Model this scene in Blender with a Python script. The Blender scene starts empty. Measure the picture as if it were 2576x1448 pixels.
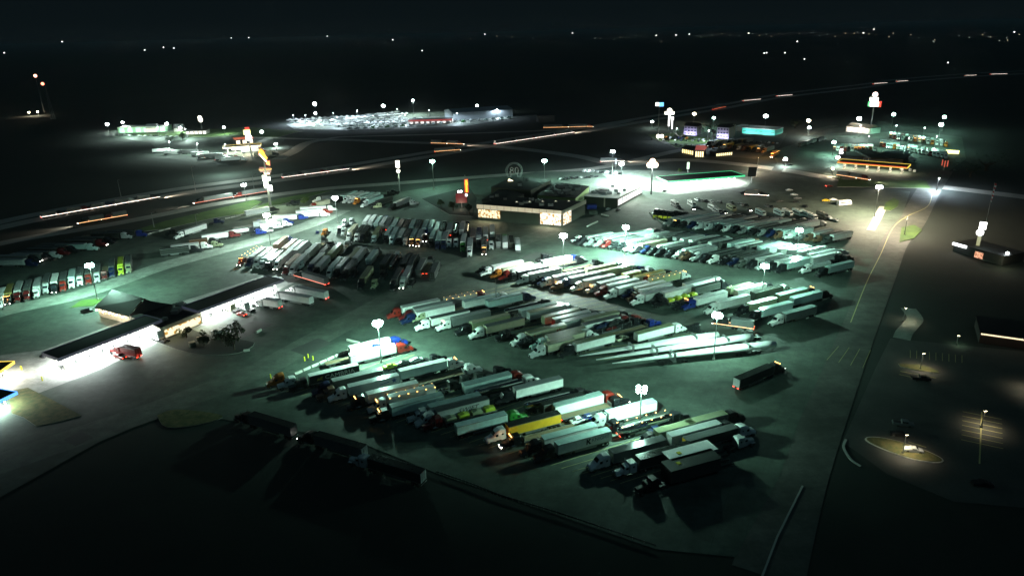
import bpy, math, random
from mathutils import Vector, Matrix
from math import radians, sin, cos, pi
random.seed(80)
SC = bpy.context.scene
COL = SC.collection

# ------------------------------------------------------------------ camera, world, lift sun, exposure
CAM_H, FPX, HY, ROLL = 104.5, 1757.0, 80.0, 0.025      # photograph measured on a 2576 x 1448 grid
PITCH = math.atan((724 - HY) / FPX * cos(ROLL))
_F = Vector((0, cos(PITCH), -sin(PITCH))); _R = Vector((1, 0, 0)); _U = _R.cross(_F)
R2 = _R * cos(ROLL) - _U * sin(ROLL); U2 = _R * sin(ROLL) + _U * cos(ROLL)
cam = bpy.data.objects.new('camera', bpy.data.cameras.new('camera')); COL.objects.link(cam)
cam.matrix_world = Matrix(((R2.x, U2.x, -_F.x, 0), (R2.y, U2.y, -_F.y, 0), (R2.z, U2.z, -_F.z, CAM_H), (0, 0, 0, 1)))
cam.data.sensor_width = 36; cam.data.lens = 36 * FPX / 2576; cam.data.clip_start = 1; cam.data.clip_end = 80000
SC.camera = cam
SC.view_settings.view_transform = 'Standard'; SC.view_settings.look = 'None'
SC.view_settings.exposure = 0.0; SC.view_settings.gamma = 1.0
SC.cycles.use_denoising = True
SC.cycles.sample_clamp_indirect = 3.0
SC.cycles.max_bounces = 4; SC.cycles.volume_bounces = 0; SC.cycles.diffuse_bounces = 2; SC.cycles.glossy_bounces = 2

w = bpy.data.worlds.new('World'); SC.world = w; w.use_nodes = True
bg = w.node_tree.nodes['Background']; bg.inputs['Color'].default_value = (0.42, 0.83, 1.0, 1); bg.inputs['Strength'].default_value = 0.0074

def lamp(kind, name, loc, power, color, size=0.6, rot=None, **kw):
    d = bpy.data.lights.new(name, kind); d.energy = power; d.color = color
    if kind in ('POINT', 'SPOT'): d.shadow_soft_size = size
    if kind == 'AREA': d.shape = 'RECTANGLE'; d.size, d.size_y = size
    if kind == 'SUN': d.angle = size
    for k, v in kw.items(): setattr(d, k, v)
    o = bpy.data.objects.new(name, d); COL.objects.link(o); o.location = loc
    if rot: o.rotation_euler = rot
    return o
lift_sun = lamp('SUN', 'ground_lift', (0, 0, 300), 0.11, (0.3, 0.78, 1.0), radians(25), (radians(20), radians(10), 0))  # fill from overhead, added to lift the dark ground evenly

MERC = (0.5, 1.0, 0.77); WHITE = (0.74, 1.0, 0.88); WARM = (1.0, 0.86, 0.6); BLUEW = (0.7, 0.88, 1.0)

def batwing(o, up=.035, near_dim=1.0):
    """photometry of a roadway luminaire: weak straight down, strong at 60 to 75 degrees, cut off above"""
    d = o.data; d.use_nodes = True; nt = d.node_tree; n = nt.nodes; L = nt.links.new; em = n['Emission']
    tc = n.new('ShaderNodeTexCoord'); sp = n.new('ShaderNodeSeparateXYZ'); cv = n.new('ShaderNodeFloatCurve'); mr = n.new('ShaderNodeMapRange')
    mr.inputs['From Min'].default_value = 1.0; mr.inputs['From Max'].default_value = -1.0
    L(tc.outputs['Normal'], sp.inputs['Vector']); L(sp.outputs['Z'], mr.inputs['Value']); L(mr.outputs['Result'], cv.inputs['Value'])
    c = cv.mapping.curves[0]; pts = c.points; pts[0].location = (0, up); pts[1].location = (1, .42)
    for x, y in ((.5, up), (.535, .06), (.57, .38), (.615, .8), (.68, 1.0), (.8, .85)): pts.new(x, y)
    cv.mapping.update(); out = cv.outputs['Value']
    if near_dim < 1:                                          # beam dimmed on the near side, added to darken the foreground
        m2 = n.new('ShaderNodeMapRange'); m2.inputs['From Min'].default_value = -.75; m2.inputs['From Max'].default_value = -.1; m2.inputs['To Min'].default_value = near_dim; m2.inputs['To Max'].default_value = 1; L(sp.outputs['Y'], m2.inputs['Value'])
        mm = n.new('ShaderNodeMath'); mm.operation = 'MULTIPLY'; L(out, mm.inputs[0]); L(m2.outputs['Result'], mm.inputs[1]); out = mm.outputs['Value']
    L(out, em.inputs['Strength'])

# ------------------------------------------------------------------ ground coordinates from the measured grid
def at(x, y, z=0.0):
    d = _F + R2 * ((x - 1288) / FPX) - U2 * ((y - 724) / FPX)
    t = (z - CAM_H) / d.z
    return Vector((d.x * t, d.y * t, z))
ZN = {'D': (0, 0, 1), 'a1': (635.2, 825.6, .1754), 'a2': (952.7, 889.2, .1974), 'a3': (1302, 920.9, .2466), 'b4': (952.7, 717.7, .1623),
      'b5': (1270.3, 717.7, .1726), 'c1': (1174.9, 622.4, .1726), 'c2': (1556, 647.8, .1972), 'd3': (1409.9, 546.2, .1677),
      'd4': (1746.5, 558.9, .1726), 'e5': (1600.4, 482.7, .2219), 'f6': (584.3, 571.6, .212), 'g7': (825.6, 520.8, .1972),
      'h8': (0, 533.4, .1842), 'i1': (349.3, 470, .2096), 'i2': (762.1, 457.3, .1726), 'm3': (1143, 381, .1972),
      'r4': (1619.4, 222.3, .1754), 'r5': (1968.8, 222.3, .1974), 'l6': (190.5, 666.8, .2588), 'q4': (0, 635.1, .4167),
      'w2': (1206.6, 857.4, .3206), 'w1': (603.4, 793.9, .3452), 'n6': (1905, 762, .3509), 'fl': (222.3, 222.3, .2219),
      'de': (698.6, 222.3, .3451), 's5': (1905.2, 412.8, .3070)}
def Z(z, x, y, h=0.0):
    a, b, s = ZN[z]
    return at(a + s * x, b + s * y, h)
def height_of(base, topy):
    lo, hi = 1.0, 90.0
    for _ in range(30):
        m = (lo + hi) / 2; v = Vector((base.x, base.y, m - CAM_H))
        y = 724 - FPX * v.dot(U2) / v.dot(_F)
        if y > topy: lo = m
        else: hi = m
    return lo

# ------------------------------------------------------------------ materials
def newmat(name):
    m = bpy.data.materials.new(name); m.use_nodes = True
    return m, m.node_tree, m.node_tree.nodes['Principled BSDF']
def simple(name, col, rough=0.6, metal=0.0, noise=0.15, scale=1.5):
    m, nt, b = newmat(name); n = nt.nodes
    tc = n.new('ShaderNodeTexCoord'); nz = n.new('ShaderNodeTexNoise'); nz.inputs['Scale'].default_value = scale; nz.inputs['Detail'].default_value = 4
    mx = n.new('ShaderNodeMix'); mx.data_type = 'RGBA'
    mx.inputs['A'].default_value = (*[c * (1 - noise) for c in col], 1); mx.inputs['B'].default_value = (*[min(1, c * (1 + noise)) for c in col], 1)
    nt.links.new(tc.outputs['Object'], nz.inputs['Vector']); nt.links.new(nz.outputs['Fac'], mx.inputs['Factor']); nt.links.new(mx.outputs['Result'], b.inputs['Base Color'])
    b.inputs['Roughness'].default_value = rough; b.inputs['Metallic'].default_value = metal
    return m
def emis(name, col, strength, base=0.3):
    m, nt, b = newmat(name); b.inputs['Base Color'].default_value = (base, base, base, 1)
    b.inputs['Emission Color'].default_value = (*col, 1); b.inputs['Emission Strength'].default_value = strength
    m.cycles.emission_sampling = 'NONE'
    return m
def paint(name, rough=0.32, ribs=0.0, dirt=0.25):
    m, nt, b = newmat(name); n = nt.nodes; L = nt.links.new
    oi = n.new('ShaderNodeObjectInfo'); tc = n.new('ShaderNodeTexCoord'); nz = n.new('ShaderNodeTexNoise'); nz.inputs['Scale'].default_value = 0.7; nz.inputs['Detail'].default_value = 5
    L(tc.outputs['Object'], nz.inputs['Vector'])
    mr = n.new('ShaderNodeMapRange'); mr.inputs['From Min'].default_value = .3; mr.inputs['From Max'].default_value = .75; mr.inputs['To Min'].default_value = 1.0; mr.inputs['To Max'].default_value = 1 - dirt
    L(nz.outputs['Fac'], mr.inputs['Value'])
    mx = n.new('ShaderNodeMix'); mx.data_type = 'RGBA'; mx.blend_type = 'MULTIPLY'; mx.inputs['Factor'].default_value = 1
    L(oi.outputs['Color'], mx.inputs['A']); L(mr.outputs['Result'], mx.inputs['B']); L(mx.outputs['Result'], b.inputs['Base Color'])
    b.inputs['Roughness'].default_value = rough
    if ribs:
        wv = n.new('ShaderNodeTexWave'); wv.inputs['Scale'].default_value = ribs; wv.bands_direction = 'X'; bp = n.new('ShaderNodeBump'); bp.inputs['Strength'].default_value = .35; bp.inputs['Distance'].default_value = .05
        L(tc.outputs['Object'], wv.inputs['Vector']); L(wv.outputs['Fac'], bp.inputs['Height']); L(bp.outputs['Normal'], b.inputs['Normal'])
    return m
def groundmat(name, c1, c2, scale=.05, rough=.85, joints=None, c3=None):
    m, nt, b = newmat(name); n = nt.nodes; L = nt.links.new
    tc = n.new('ShaderNodeTexCoord'); nz = n.new('ShaderNodeTexNoise'); nz.inputs['Scale'].default_value = scale; nz.inputs['Detail'].default_value = 8; nz.inputs['Roughness'].default_value = .65
    L(tc.outputs['Object'], nz.inputs['Vector'])
    cr = n.new('ShaderNodeValToRGB'); cr.color_ramp.elements[0].position = .35; cr.color_ramp.elements[1].position = .68
    cr.color_ramp.elements[0].color = (*c1, 1); cr.color_ramp.elements[1].color = (*c2, 1); L(nz.outputs['Fac'], cr.inputs['Fac'])
    out = cr.outputs['Color']
    n2 = n.new('ShaderNodeTexNoise'); n2.inputs['Scale'].default_value = scale * 22; n2.inputs['Detail'].default_value = 3; L(tc.outputs['Object'], n2.inputs['Vector'])
    mr = n.new('ShaderNodeMapRange'); mr.inputs['To Min'].default_value = .72; mr.inputs['To Max'].default_value = 1.25; L(n2.outputs['Fac'], mr.inputs['Value'])
    mx = n.new('ShaderNodeMix'); mx.data_type = 'RGBA'; mx.blend_type = 'MULTIPLY'; mx.inputs['Factor'].default_value = 1; L(out, mx.inputs['A']); L(mr.outputs['Result'], mx.inputs['B']); out = mx.outputs['Result']
    if joints:
        mp = n.new('ShaderNodeMapping'); mp.inputs['Rotation'].default_value = (0, 0, radians(joints[1])); L(tc.outputs['Object'], mp.inputs['Vector'])
        bk = n.new('ShaderNodeTexBrick'); bk.offset = 0; bk.inputs['Color1'].default_value = (1, 1, 1, 1); bk.inputs['Color2'].default_value = (.82, .82, .82, 1); bk.inputs['Mortar'].default_value = (.55, .55, .55, 1)
        bk.inputs['Scale'].default_value = 1; bk.inputs['Mortar Size'].default_value = .05; bk.inputs['Brick Width'].default_value = joints[0]; bk.inputs['Row Height'].default_value = joints[0]
        L(mp.outputs['Vector'], bk.inputs['Vector'])
        m3 = n.new('ShaderNodeMix'); m3.data_type = 'RGBA'; m3.blend_type = 'MULTIPLY'; m3.inputs['Factor'].default_value = .8; L(out, m3.inputs['A']); L(bk.outputs['Color'], m3.inputs['B']); out = m3.outputs['Result']
    if joints:
        mp = n.new('ShaderNodeMapping'); mp.inputs['Rotation'].default_value = (0, 0, radians(-28)); mp.inputs['Scale'].default_value = (.05, .35, 1); L(tc.outputs['Object'], mp.inputs['Vector'])
        n4 = n.new('ShaderNodeTexNoise'); n4.inputs['Scale'].default_value = 1.0; n4.inputs['Detail'].default_value = 4; L(mp.outputs['Vector'], n4.inputs['Vector'])
        n5 = n.new('ShaderNodeTexNoise'); n5.inputs['Scale'].default_value = .22; n5.inputs['Detail'].default_value = 6; n5.inputs['Roughness'].default_value = .7; L(tc.outputs['Object'], n5.inputs['Vector'])
        for nz_, lo, hi in ((n4, .86, 1.12), (n5, .6, 1.35)):
            r_ = n.new('ShaderNodeMapRange'); r_.inputs['From Min'].default_value = .3; r_.inputs['From Max'].default_value = .7; r_.inputs['To Min'].default_value = lo; r_.inputs['To Max'].default_value = hi; L(nz_.outputs['Fac'], r_.inputs['Value'])
            m4 = n.new('ShaderNodeMix'); m4.data_type = 'RGBA'; m4.blend_type = 'MULTIPLY'; m4.inputs['Factor'].default_value = 1; L(out, m4.inputs['A']); L(r_.outputs['Result'], m4.inputs['B']); out = m4.outputs['Result']
    L(out, b.inputs['Base Color']); b.inputs['Roughness'].default_value = rough
    return m
MT = dict(
    concrete=groundmat('lot_concrete', (.03, .046, .036), (.082, .108, .084), .035, .8, (6.1, 27)),
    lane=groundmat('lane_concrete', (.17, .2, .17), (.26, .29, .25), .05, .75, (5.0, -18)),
    asphalt=groundmat('asphalt', (.035, .037, .035), (.065, .066, .06), .06, .8),
    road=groundmat('road_concrete', (.25, .235, .21), (.34, .32, .29), .04, .8),
    field=groundmat('dark_field', (.01, .016, .013), (.022, .03, .024), .006, 1),
    grass=groundmat('mown_grass', (.025, .07, .01), (.08, .14, .022), .12, 1),
    drygrass=groundmat('dry_grass', (.04, .06, .015), (.16, .13, .05), .5, 1),
    paint=paint('vehicle_paint'), side=paint('trailer_side', .3, 2.6, .18), roof=paint('trailer_roof', .2, 0, .22), corr=paint('corrugated_steel', .4, 12, .3),
    plain=paint('painted_wall', .7, 0, .15),
    rubber=simple('rubber', (.012, .012, .012), .8), dark=simple('dark_steel', (.03, .03, .032), .5, .3), glass=simple('dark_glass', (.01, .013, .015), .08, .0, .1),
    chrome=simple('chrome', (.6, .62, .62), .16, 1.0, .05), steel=simple('galvanised_steel', (.33, .34, .34), .45, .8), wood=simple('deck_boards', (.16, .12, .07), .75, 0, .35, 2),
    roofdark=simple('dark_roof_membrane', (.012, .012, .013), .8, 0, .4, .2), brownroof=simple('brown_standing_seam', (.035, .023, .015), .5, .2, .2, .5),
    kerb=simple('kerb_concrete', (.4, .39, .35), .8), yellow=simple('yellow_paint', (.7, .6, .03), .5), linepaint=simple('line_paint', (.38, .35, .14), .7),
    lensm=emis('lamp_lens_green', (.55, 1, .82), 60), lensw=emis('lamp_lens_white', (.9, 1, 1), 60), lensy=emis('lamp_lens_warm', (1, .85, .55), 40),
    headl=emis('headlight_on', (1, .95, .85), 25), taill=emis('tail_light_on', (1, .05, .02), 9), amber=emis('marker_amber', (1, .5, .12), 12),
    headoff=simple('headlight_off', (.6, .62, .62), .1, .6), soffit=emis('canopy_soffit', (1, 1, .97), 2.2, .8),
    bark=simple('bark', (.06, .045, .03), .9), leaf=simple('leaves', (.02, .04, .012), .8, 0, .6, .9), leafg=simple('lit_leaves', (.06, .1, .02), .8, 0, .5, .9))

# ------------------------------------------------------------------ mesh helpers
class MB:
    def __init__(s): s.v = []; s.f = []; s.m = []; s.mats = []
    def mi(s, mat):
        if mat not in s.mats: s.mats.append(mat)
        return s.mats.index(mat)
    def add(s, vs, fs, mat):
        o = len(s.v); s.v += [tuple(v) for v in vs]; i = s.mi(mat)
        for f in fs: s.f.append([o + k for k in f]); s.m.append(i)
        return s
    def box(s, x0, x1, y0, y1, z0, z1, mat):
        v = [(x, y, z) for z in (z0, z1) for y in (y0, y1) for x in (x0, x1)]
        return s.add(v, [(0, 2, 3, 1), (4, 5, 7, 6), (0, 1, 5, 4), (2, 6, 7, 3), (0, 4, 6, 2), (1, 3, 7, 5)], mat)
    def loft(s, st, mat):                        # stations (x, halfwidth, zbottom, ztop, chamfer)
        vs = []
        for x, h, a, b, c in st:
            vs += [(x, -h, a), (x, -h, b - c), (x, -h + c * .8, b), (x, h - c * .8, b), (x, h, b - c), (x, h, a)]
        fs = [tuple(range(6))[::-1]]
        for k in range(len(st) - 1):
            for j in range(6):
                a = k * 6 + j; b = k * 6 + (j + 1) % 6; fs.append((a, b, b + 6, a + 6))
        o = (len(st) - 1) * 6; fs.append(tuple(range(o, o + 6)))
        return s.add(vs, fs, mat)
    def cyl(s, p, q, r, mat, n=10, r2=None, cap=True):
        p = Vector(p); q = Vector(q); d = (q - p).normalized(); a = d.orthogonal().normalized(); b = d.cross(a); r2 = r if r2 is None else r2
        vs = [p + (a * cos(2 * pi * k / n) + b * sin(2 * pi * k / n)) * r for k in range(n)] + [q + (a * cos(2 * pi * k / n) + b * sin(2 * pi * k / n)) * r2 for k in range(n)]
        fs = [(k, (k + 1) % n, n + (k + 1) % n, n + k) for k in range(n)]
        if cap: fs += [tuple(range(n))[::-1], tuple(range(n, 2 * n))]
        return s.add(vs, fs, mat)
    def ball(s, c, r, mat, n=8, m=5, sz=1.0):
        vs = [(c[0], c[1], c[2] + r * sz)]
        for i in range(1, m):
            for k in range(n): vs.append((c[0] + r * sin(pi * i / m) * cos(2 * pi * k / n), c[1] + r * sin(pi * i / m) * sin(2 * pi * k / n), c[2] + r * sz * cos(pi * i / m)))
        vs.append((c[0], c[1], c[2] - r * sz)); fs = [(0, 1 + k, 1 + (k + 1) % n) for k in range(n)]
        for i in range(m - 2):
            for k in range(n): a = 1 + i * n + k; b = 1 + i * n + (k + 1) % n; fs.append((a, a + n, b + n, b))
        e = len(vs) - 1; o = 1 + (m - 2) * n; fs += [(e, o + (k + 1) % n, o + k) for k in range(n)]
        return s.add(vs, fs, mat)
    def prism(s, pts, z0, z1, mat, matside=None):
        n = len(pts); A = sum(pts[k][0] * pts[(k + 1) % n][1] - pts[(k + 1) % n][0] * pts[k][1] for k in range(n))
        if A < 0: pts = pts[::-1]
        vs = [(p[0], p[1], z0) for p in pts] + [(p[0], p[1], z1) for p in pts]
        s.add(vs, [tuple(range(n, 2 * n))], mat)
        return s.add(vs, [tuple(range(n))[::-1]] + [(k, (k + 1) % n, n + (k + 1) % n, n + k) for k in range(n)], matside or mat)
    def mesh(s, name):
        me = bpy.data.meshes.new(name); me.from_pydata(s.v, [], s.f)
        for m in s.mats: me.materials.append(m)
        me.polygons.foreach_set('material_index', s.m); me.update()
        return me
    def build(s, name, parent=None, color=None): return put(name, s.mesh(name), parent, color)
def put(name, me, parent=None, color=None, loc=None, rz=0):
    o = bpy.data.objects.new(name, me); COL.objects.link(o)
    if parent: o.parent = parent
    if color: o.color = (*color, 1)
    if loc is not None: o.location = loc
    if rz: o.rotation_euler = (0, 0, rz)
    return o
def tag(o, label=None, cat=None, group=None, kind=None):
    if label: o['label'] = label
    if cat: o['category'] = cat
    if group: o['group'] = group
    if kind: o['kind'] = kind
    return o
def empty(name, loc, rz=0, label=None, cat=None, group=None):
    o = bpy.data.objects.new(name, None); COL.objects.link(o); o.location = loc; o.rotation_euler = (0, 0, rz); o.empty_display_size = .5
    return tag(o, label, cat, group)
def struct(name, mb): return tag(mb.build(name), kind='structure')
def lettering(txt, size, mat, parent, loc, rot, shear=0, name='lettering', ext=.01, sx=1):
    c = bpy.data.curves.new(name, 'FONT'); c.body = txt; c.size = size; c.extrude = ext; c.shear = shear; c.align_x = 'CENTER'; c.align_y = 'CENTER'; c.resolution_u = 2
    t = bpy.data.objects.new(name, c); COL.objects.link(t); bpy.context.view_layer.update()
    me = bpy.data.meshes.new_from_object(t.evaluated_get(bpy.context.evaluated_depsgraph_get())); bpy.data.objects.remove(t); bpy.data.curves.remove(c)
    me.materials.clear(); me.materials.append(mat)
    for p in me.polygons: p.material_index = 0
    o = put(name, me, parent); o.location = loc; o.rotation_euler = rot; o.scale = (sx, 1, 1)
    return o
def Dp(pts, z=0): return [at(x, y, z) for x, y in pts]
def ribbon(line, wdt, z, mat, mb=None, thick=0.0):
    mb = mb or MB(); P = [Vector((p.x, p.y, 0)) for p in line]; L = []; Rr = []
    for i, p in enumerate(P):
        d = (P[min(i + 1, len(P) - 1)] - P[max(i - 1, 0)]).normalized(); nn = Vector((-d.y, d.x, 0)) * wdt / 2; L.append(p + nn); Rr.append(p - nn)
    for i in range(len(P) - 1):
        q = [Rr[i], Rr[i + 1], L[i + 1], L[i]]
        if thick: mb.prism(q, z, z + thick, mat)
        else: mb.add([(a.x, a.y, z) for a in q], [(0, 1, 2, 3)], mat)
    return mb
def smooth(pts, n=6):
    out = []
    for i in range(len(pts) - 1):
        p0, p1, p2, p3 = pts[max(i - 1, 0)], pts[i], pts[i + 1], pts[min(i + 2, len(pts) - 1)]
        for k in range(n):
            t = k / n; out.append(tuple(.5 * (2 * b + (c - a) * t + (2 * a - 5 * b + 4 * c - d) * t * t + (3 * b - a - 3 * c + d) * t ** 3) for a, b, c, d in zip(p0, p1, p2, p3)))
    out.append(pts[-1]); return out
def sheet(name, pts, z, mat, edge=6.0):
    mb = MB(); mb.add([(p.x, p.y, z) for p in pts], [tuple(range(len(pts)))], mat)
    return struct(name, mb)

# ------------------------------------------------------------------ ground, roads, grass
MT['sideroad'] = groundmat('side_road_concrete', (.05, .052, .044), (.1, .1, .088), .05, .8, (7, -10))
g = MB(); g.add([(-60000, -2000, -.12), (60000, -2000, -.12), (60000, 70000, -.12), (-60000, 70000, -.12)], [(0, 1, 2, 3)], MT['field']); struct('ground', g)
LOT = [(-300, 700), (-100, 640), (0, 655), (360, 590), (560, 535), (640, 515), (830, 480), (1000, 484), (1160, 458), (1350, 432), (1620, 428), (1900, 430), (2150, 460), (2290, 482),
       (2270, 540), (2225, 590), (2170, 700), (2090, 880), (2010, 1060), (1960, 1200), (1850, 1400), (1650, 1380), (1100, 1190), (900, 1110), (700, 1075), (430, 1035), (250, 1110), (0, 1250), (-400, 1400)]
sheet('truck_lot', Dp(LOT), 0.0, MT['concrete'])
mb = ribbon(Dp(smooth([(-200, 850), (0, 785), (200, 740), (400, 672), (560, 628), (700, 590), (790, 560), (860, 528)])), 13, .004, MT['lane'])  # pale tone partly stands for the strong light along this lane
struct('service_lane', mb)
mb = ribbon(Dp(smooth([(-300, 1270), (0, 1165), (230, 1085), (420, 1020), (640, 935), (800, 850), (1040, 720), (1200, 650), (1400, 575)])), 12, .008, groundmat('drive_concrete', (.065, .08, .065), (.12, .14, .115), .05, .8, (6, 40)))
struct('drive_aisle', mb)
for k, P in enumerate([[(1308, 650), (1345, 634), (1402, 637), (1365, 652)], [(1400, 660), (1418, 652), (1432, 655), (1412, 664)], [(160, 1105), (205, 1085), (235, 1100), (190, 1122)], [(730, 880), (800, 850), (835, 862), (770, 895)], [(560, 840), (640, 805), (690, 815), (600, 855)]]):
    sheet('asphalt_patch', Dp(P), .012 + .004 * k, MT['asphalt'])
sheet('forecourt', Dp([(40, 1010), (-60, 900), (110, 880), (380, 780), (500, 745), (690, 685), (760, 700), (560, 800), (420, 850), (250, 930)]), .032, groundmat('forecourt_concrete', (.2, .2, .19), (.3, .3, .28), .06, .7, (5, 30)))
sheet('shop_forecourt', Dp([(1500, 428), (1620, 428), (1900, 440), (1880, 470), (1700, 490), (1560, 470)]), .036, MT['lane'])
def road(name, pts, wdt, z, mat='road'): struct(name, ribbon(Dp(smooth(pts)), wdt, z, MT[mat]))
I80 = [(-300, 655), (0, 572), (390, 497), (690, 455), (870, 428), (1240, 367), (1440, 336), (1700, 292), (1830, 271), (1960, 246), (2160, 222), (2280, 206), (2530, 188), (2900, 176)]
road('highway', I80, 13, -.06)
road('highway_far_carriageway', [(x, y - 14 + max(0, x) / 400) for x, y in I80], 12, -.055)
road('slip_road', [(-200, 668), (0, 612), (300, 560), (560, 510), (794, 477), (966, 463), (1242, 442), (1449, 428), (1560, 412), (1700, 380), (1820, 362)], 11, -.05)
road('overpass_road', [(700, 400), (733, 384), (802, 353), (992, 357), (1233, 367), (1440, 391), (1561, 413), (1700, 402), (1850, 412), (2000, 432), (2110, 450), (2344, 468), (2576, 495), (2900, 535)], 13, -.045)
road('ramp_road', [(640, 345), (802, 350), (871, 344), (1100, 338), (1354, 329), (1492, 321), (1587, 304)], 9, -.04)
road('side_road', [(2370, 430), (2335, 480), (2290, 560), (2245, 610), (2210, 690), (2150, 830), (2080, 1000), (2000, 1210), (1930, 1448)], 14, -.035, 'sideroad')
road('access_road', [(1600, 470), (1700, 500), (1900, 470), (1990, 385), (2040, 335), (2100, 315)], 8, -.03, 'asphalt')
struct('painted_centre_line', ribbon(Dp(smooth([(2345, 490), (2332, 520), (2280, 545), (2245, 575), (2215, 640), (2180, 710), (2140, 810)])), .35, -.02, MT['linepaint']))
struct('winding_path', ribbon(Dp(smooth([(2285, 775), (2302, 800), (2290, 818), (2275, 835), (2268, 852)])), 5.5, -.03, MT['lane']))
sheet('car_park', Dp([(2120, 1110), (2200, 930), (2240, 850), (2750, 900), (2850, 1300), (2400, 1260), (2230, 1190)]), -.05, MT['asphalt'])
sheet('dealer_lot', Dp([(720, 313), (800, 298), (1040, 283), (1260, 278), (1290, 296), (1180, 316), (1000, 324), (860, 327), (740, 325)]), -.05, MT['lane'])
sheet('west_plaza_lot', Dp([(240, 336), (300, 325), (520, 325), (720, 345), (700, 372), (610, 398), (520, 396), (400, 384), (380, 360)]), -.05, MT['concrete'])
sheet('north_truck_lot', Dp([(1940, 380), (2090, 335), (2300, 330), (2420, 345), (2430, 400), (2330, 470), (2100, 440), (1960, 420)]), -.052, MT['concrete'])
sheet('motel_lot', Dp([(1640, 350), (1720, 328), (1980, 335), (1960, 370), (1900, 400), (1740, 385)]), -.05, MT['asphalt'])
for P, mt in [([(905, 0), (0, 0)], None)][:0] + [
        ([(20, 985), (70, 975), (130, 1005), (205, 1045), (150, 1060), (92, 1072), (60, 1050), (30, 1040)], 'drygrass'),
        ([(640, 522), (700, 500), (800, 482), (840, 478), (760, 500), (700, 516)], 'grass'),
        ([(300, 590), (420, 555), (560, 522), (640, 503), (660, 508), (610, 538), (540, 548), (420, 575)], 'grass'),
        ([(175, 775), (205, 755), (240, 752), (262, 752), (235, 770), (200, 772)], 'grass'),
        ([(2228, 510), (2248, 498), (2262, 505), (2258, 520), (2240, 530), (2222, 528)], 'grass'),
        ([(2105, 470), (2340, 474), (2330, 455), (2110, 452)], 'grass'),
        ([(2268, 572), (2300, 566), (2320, 578), (2300, 600), (2262, 610)], 'grass'),
        ([(1660, 345), (1720, 340), (1830, 352), (1700, 372)], 'grass'), ([(1060, 500), (1180, 470), (1200, 500), (1190, 545), (1130, 540)], 'field'),
        ([(2260, 915), (2310, 917), (2360, 932), (2362, 938), (2300, 930), (2265, 922)], 'drygrass'),
        ([(300, 340), (620, 320), (760, 330), (700, 345), (500, 345)], 'grass'), ([(1630, 340), (1740, 330), (1720, 350), (1660, 355)], 'grass')]:
    p = Dp(P); m = MB(); m.prism([(q.x, q.y) for q in p], -.04, .14, MT[mt], MT['kerb']); tag(m.build('grass_island'), kind='structure')
def island(c, rx, ry, rz, label):
    m = MB(); p = [(cos(a) * rx * (1 + .1 * sin(2 * a)), sin(a) * ry) for a in [k * pi / 14 for k in range(28)]]; q = [(x * 1.02 + (.2 if x > 0 else -.2), y * 1.02 + (.2 if y > 0 else -.2)) for x, y in p]
    m.prism(q, -.04, .12, MT['kerb']); m.prism(p, .121, .2, MT['drygrass']); o = m.build('grass_island'); o.location = c; o.rotation_euler = (0, 0, rz); tag(o, kind='structure')
island(at(2272, 1130), 8.6, 3.2, radians(-42), '')
# painted bay lines, one set per block
lp = MB()
def baylines(a0, a1, b0, b1, n, zz=.016, wd=.18):
    A0, A1, B0, B1 = at(*a0), at(*a1), at(*b0), at(*b1)
    for k in range(n + 1):
        t = k / n; p = A0.lerp(A1, t); q = B0.lerp(B1, t); ribbon([p, q], wd, zz, MT['linepaint'], lp)
baylines((720, 985), (1440, 1185), (1010, 880), (1700, 1110), 32)
baylines((1440, 1185), (1560, 1215), (1640, 1125), (1760, 1150), 5)
baylines((1000, 790), (1500, 905), (1340, 700), (1880, 880), 26)
baylines((2080, 905), (2170, 925), (2110, 870), (2190, 880), 3)
baylines((2290, 880), (2420, 893), (2290, 900), (2420, 912), 8)
lp2 = MB()
def parkline(c, L, ang, z=-.03):
    d = Vector((cos(ang), sin(ang), 0)) * L / 2; ribbon([c - d, c + d], .3, z, MT['linepaint'], lp2)
for k in range(-3, 4):
    a = at(2420, 1068); b = at(2522, 1089); d = (at(2468, 1150) - at(2468, 1060)) * .14 * k
    ribbon([a - d, b - d], .3, -.03, MT['linepaint'], lp2)
ribbon([at(2470, 1035), at(2464, 1165)], .35, -.026, MT['linepaint'], lp2)
ribbon([at(2265, 933), at(2355, 950)], .3, -.026, MT['linepaint'], lp2); ribbon([at(2262, 941), at(2340, 957)], .3, -.026, MT['linepaint'], lp2)
ribbon([at(2285, 1110), at(2330, 1124)], .3, -.026, MT['linepaint'], lp2)
struct('painted_lines', lp); struct('car_park_lines', lp2)
# hills on the horizon
hb = MB(); n = 90
for k in range(n):
    a0 = -.95 + 1.9 * k / n; a1 = -.95 + 1.9 * (k + 1) / n; r0, r1 = 26000, 34000
    z0 = 25 + 20 * sin(k * .9) + 12 * sin(k * 2.3); z1 = 25 + 20 * sin((k + 1) * .9) + 12 * sin((k + 1) * 2.3)
    v = [(sin(a0) * r0, cos(a0) * r0, 0), (sin(a1) * r0, cos(a1) * r0, 0), (sin(a1) * r1, cos(a1) * r1, z1), (sin(a0) * r1, cos(a0) * r1, z0)]
    hb.add(v, [(0, 1, 2, 3)], MT['field'])
struct('hills', hb)

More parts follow.
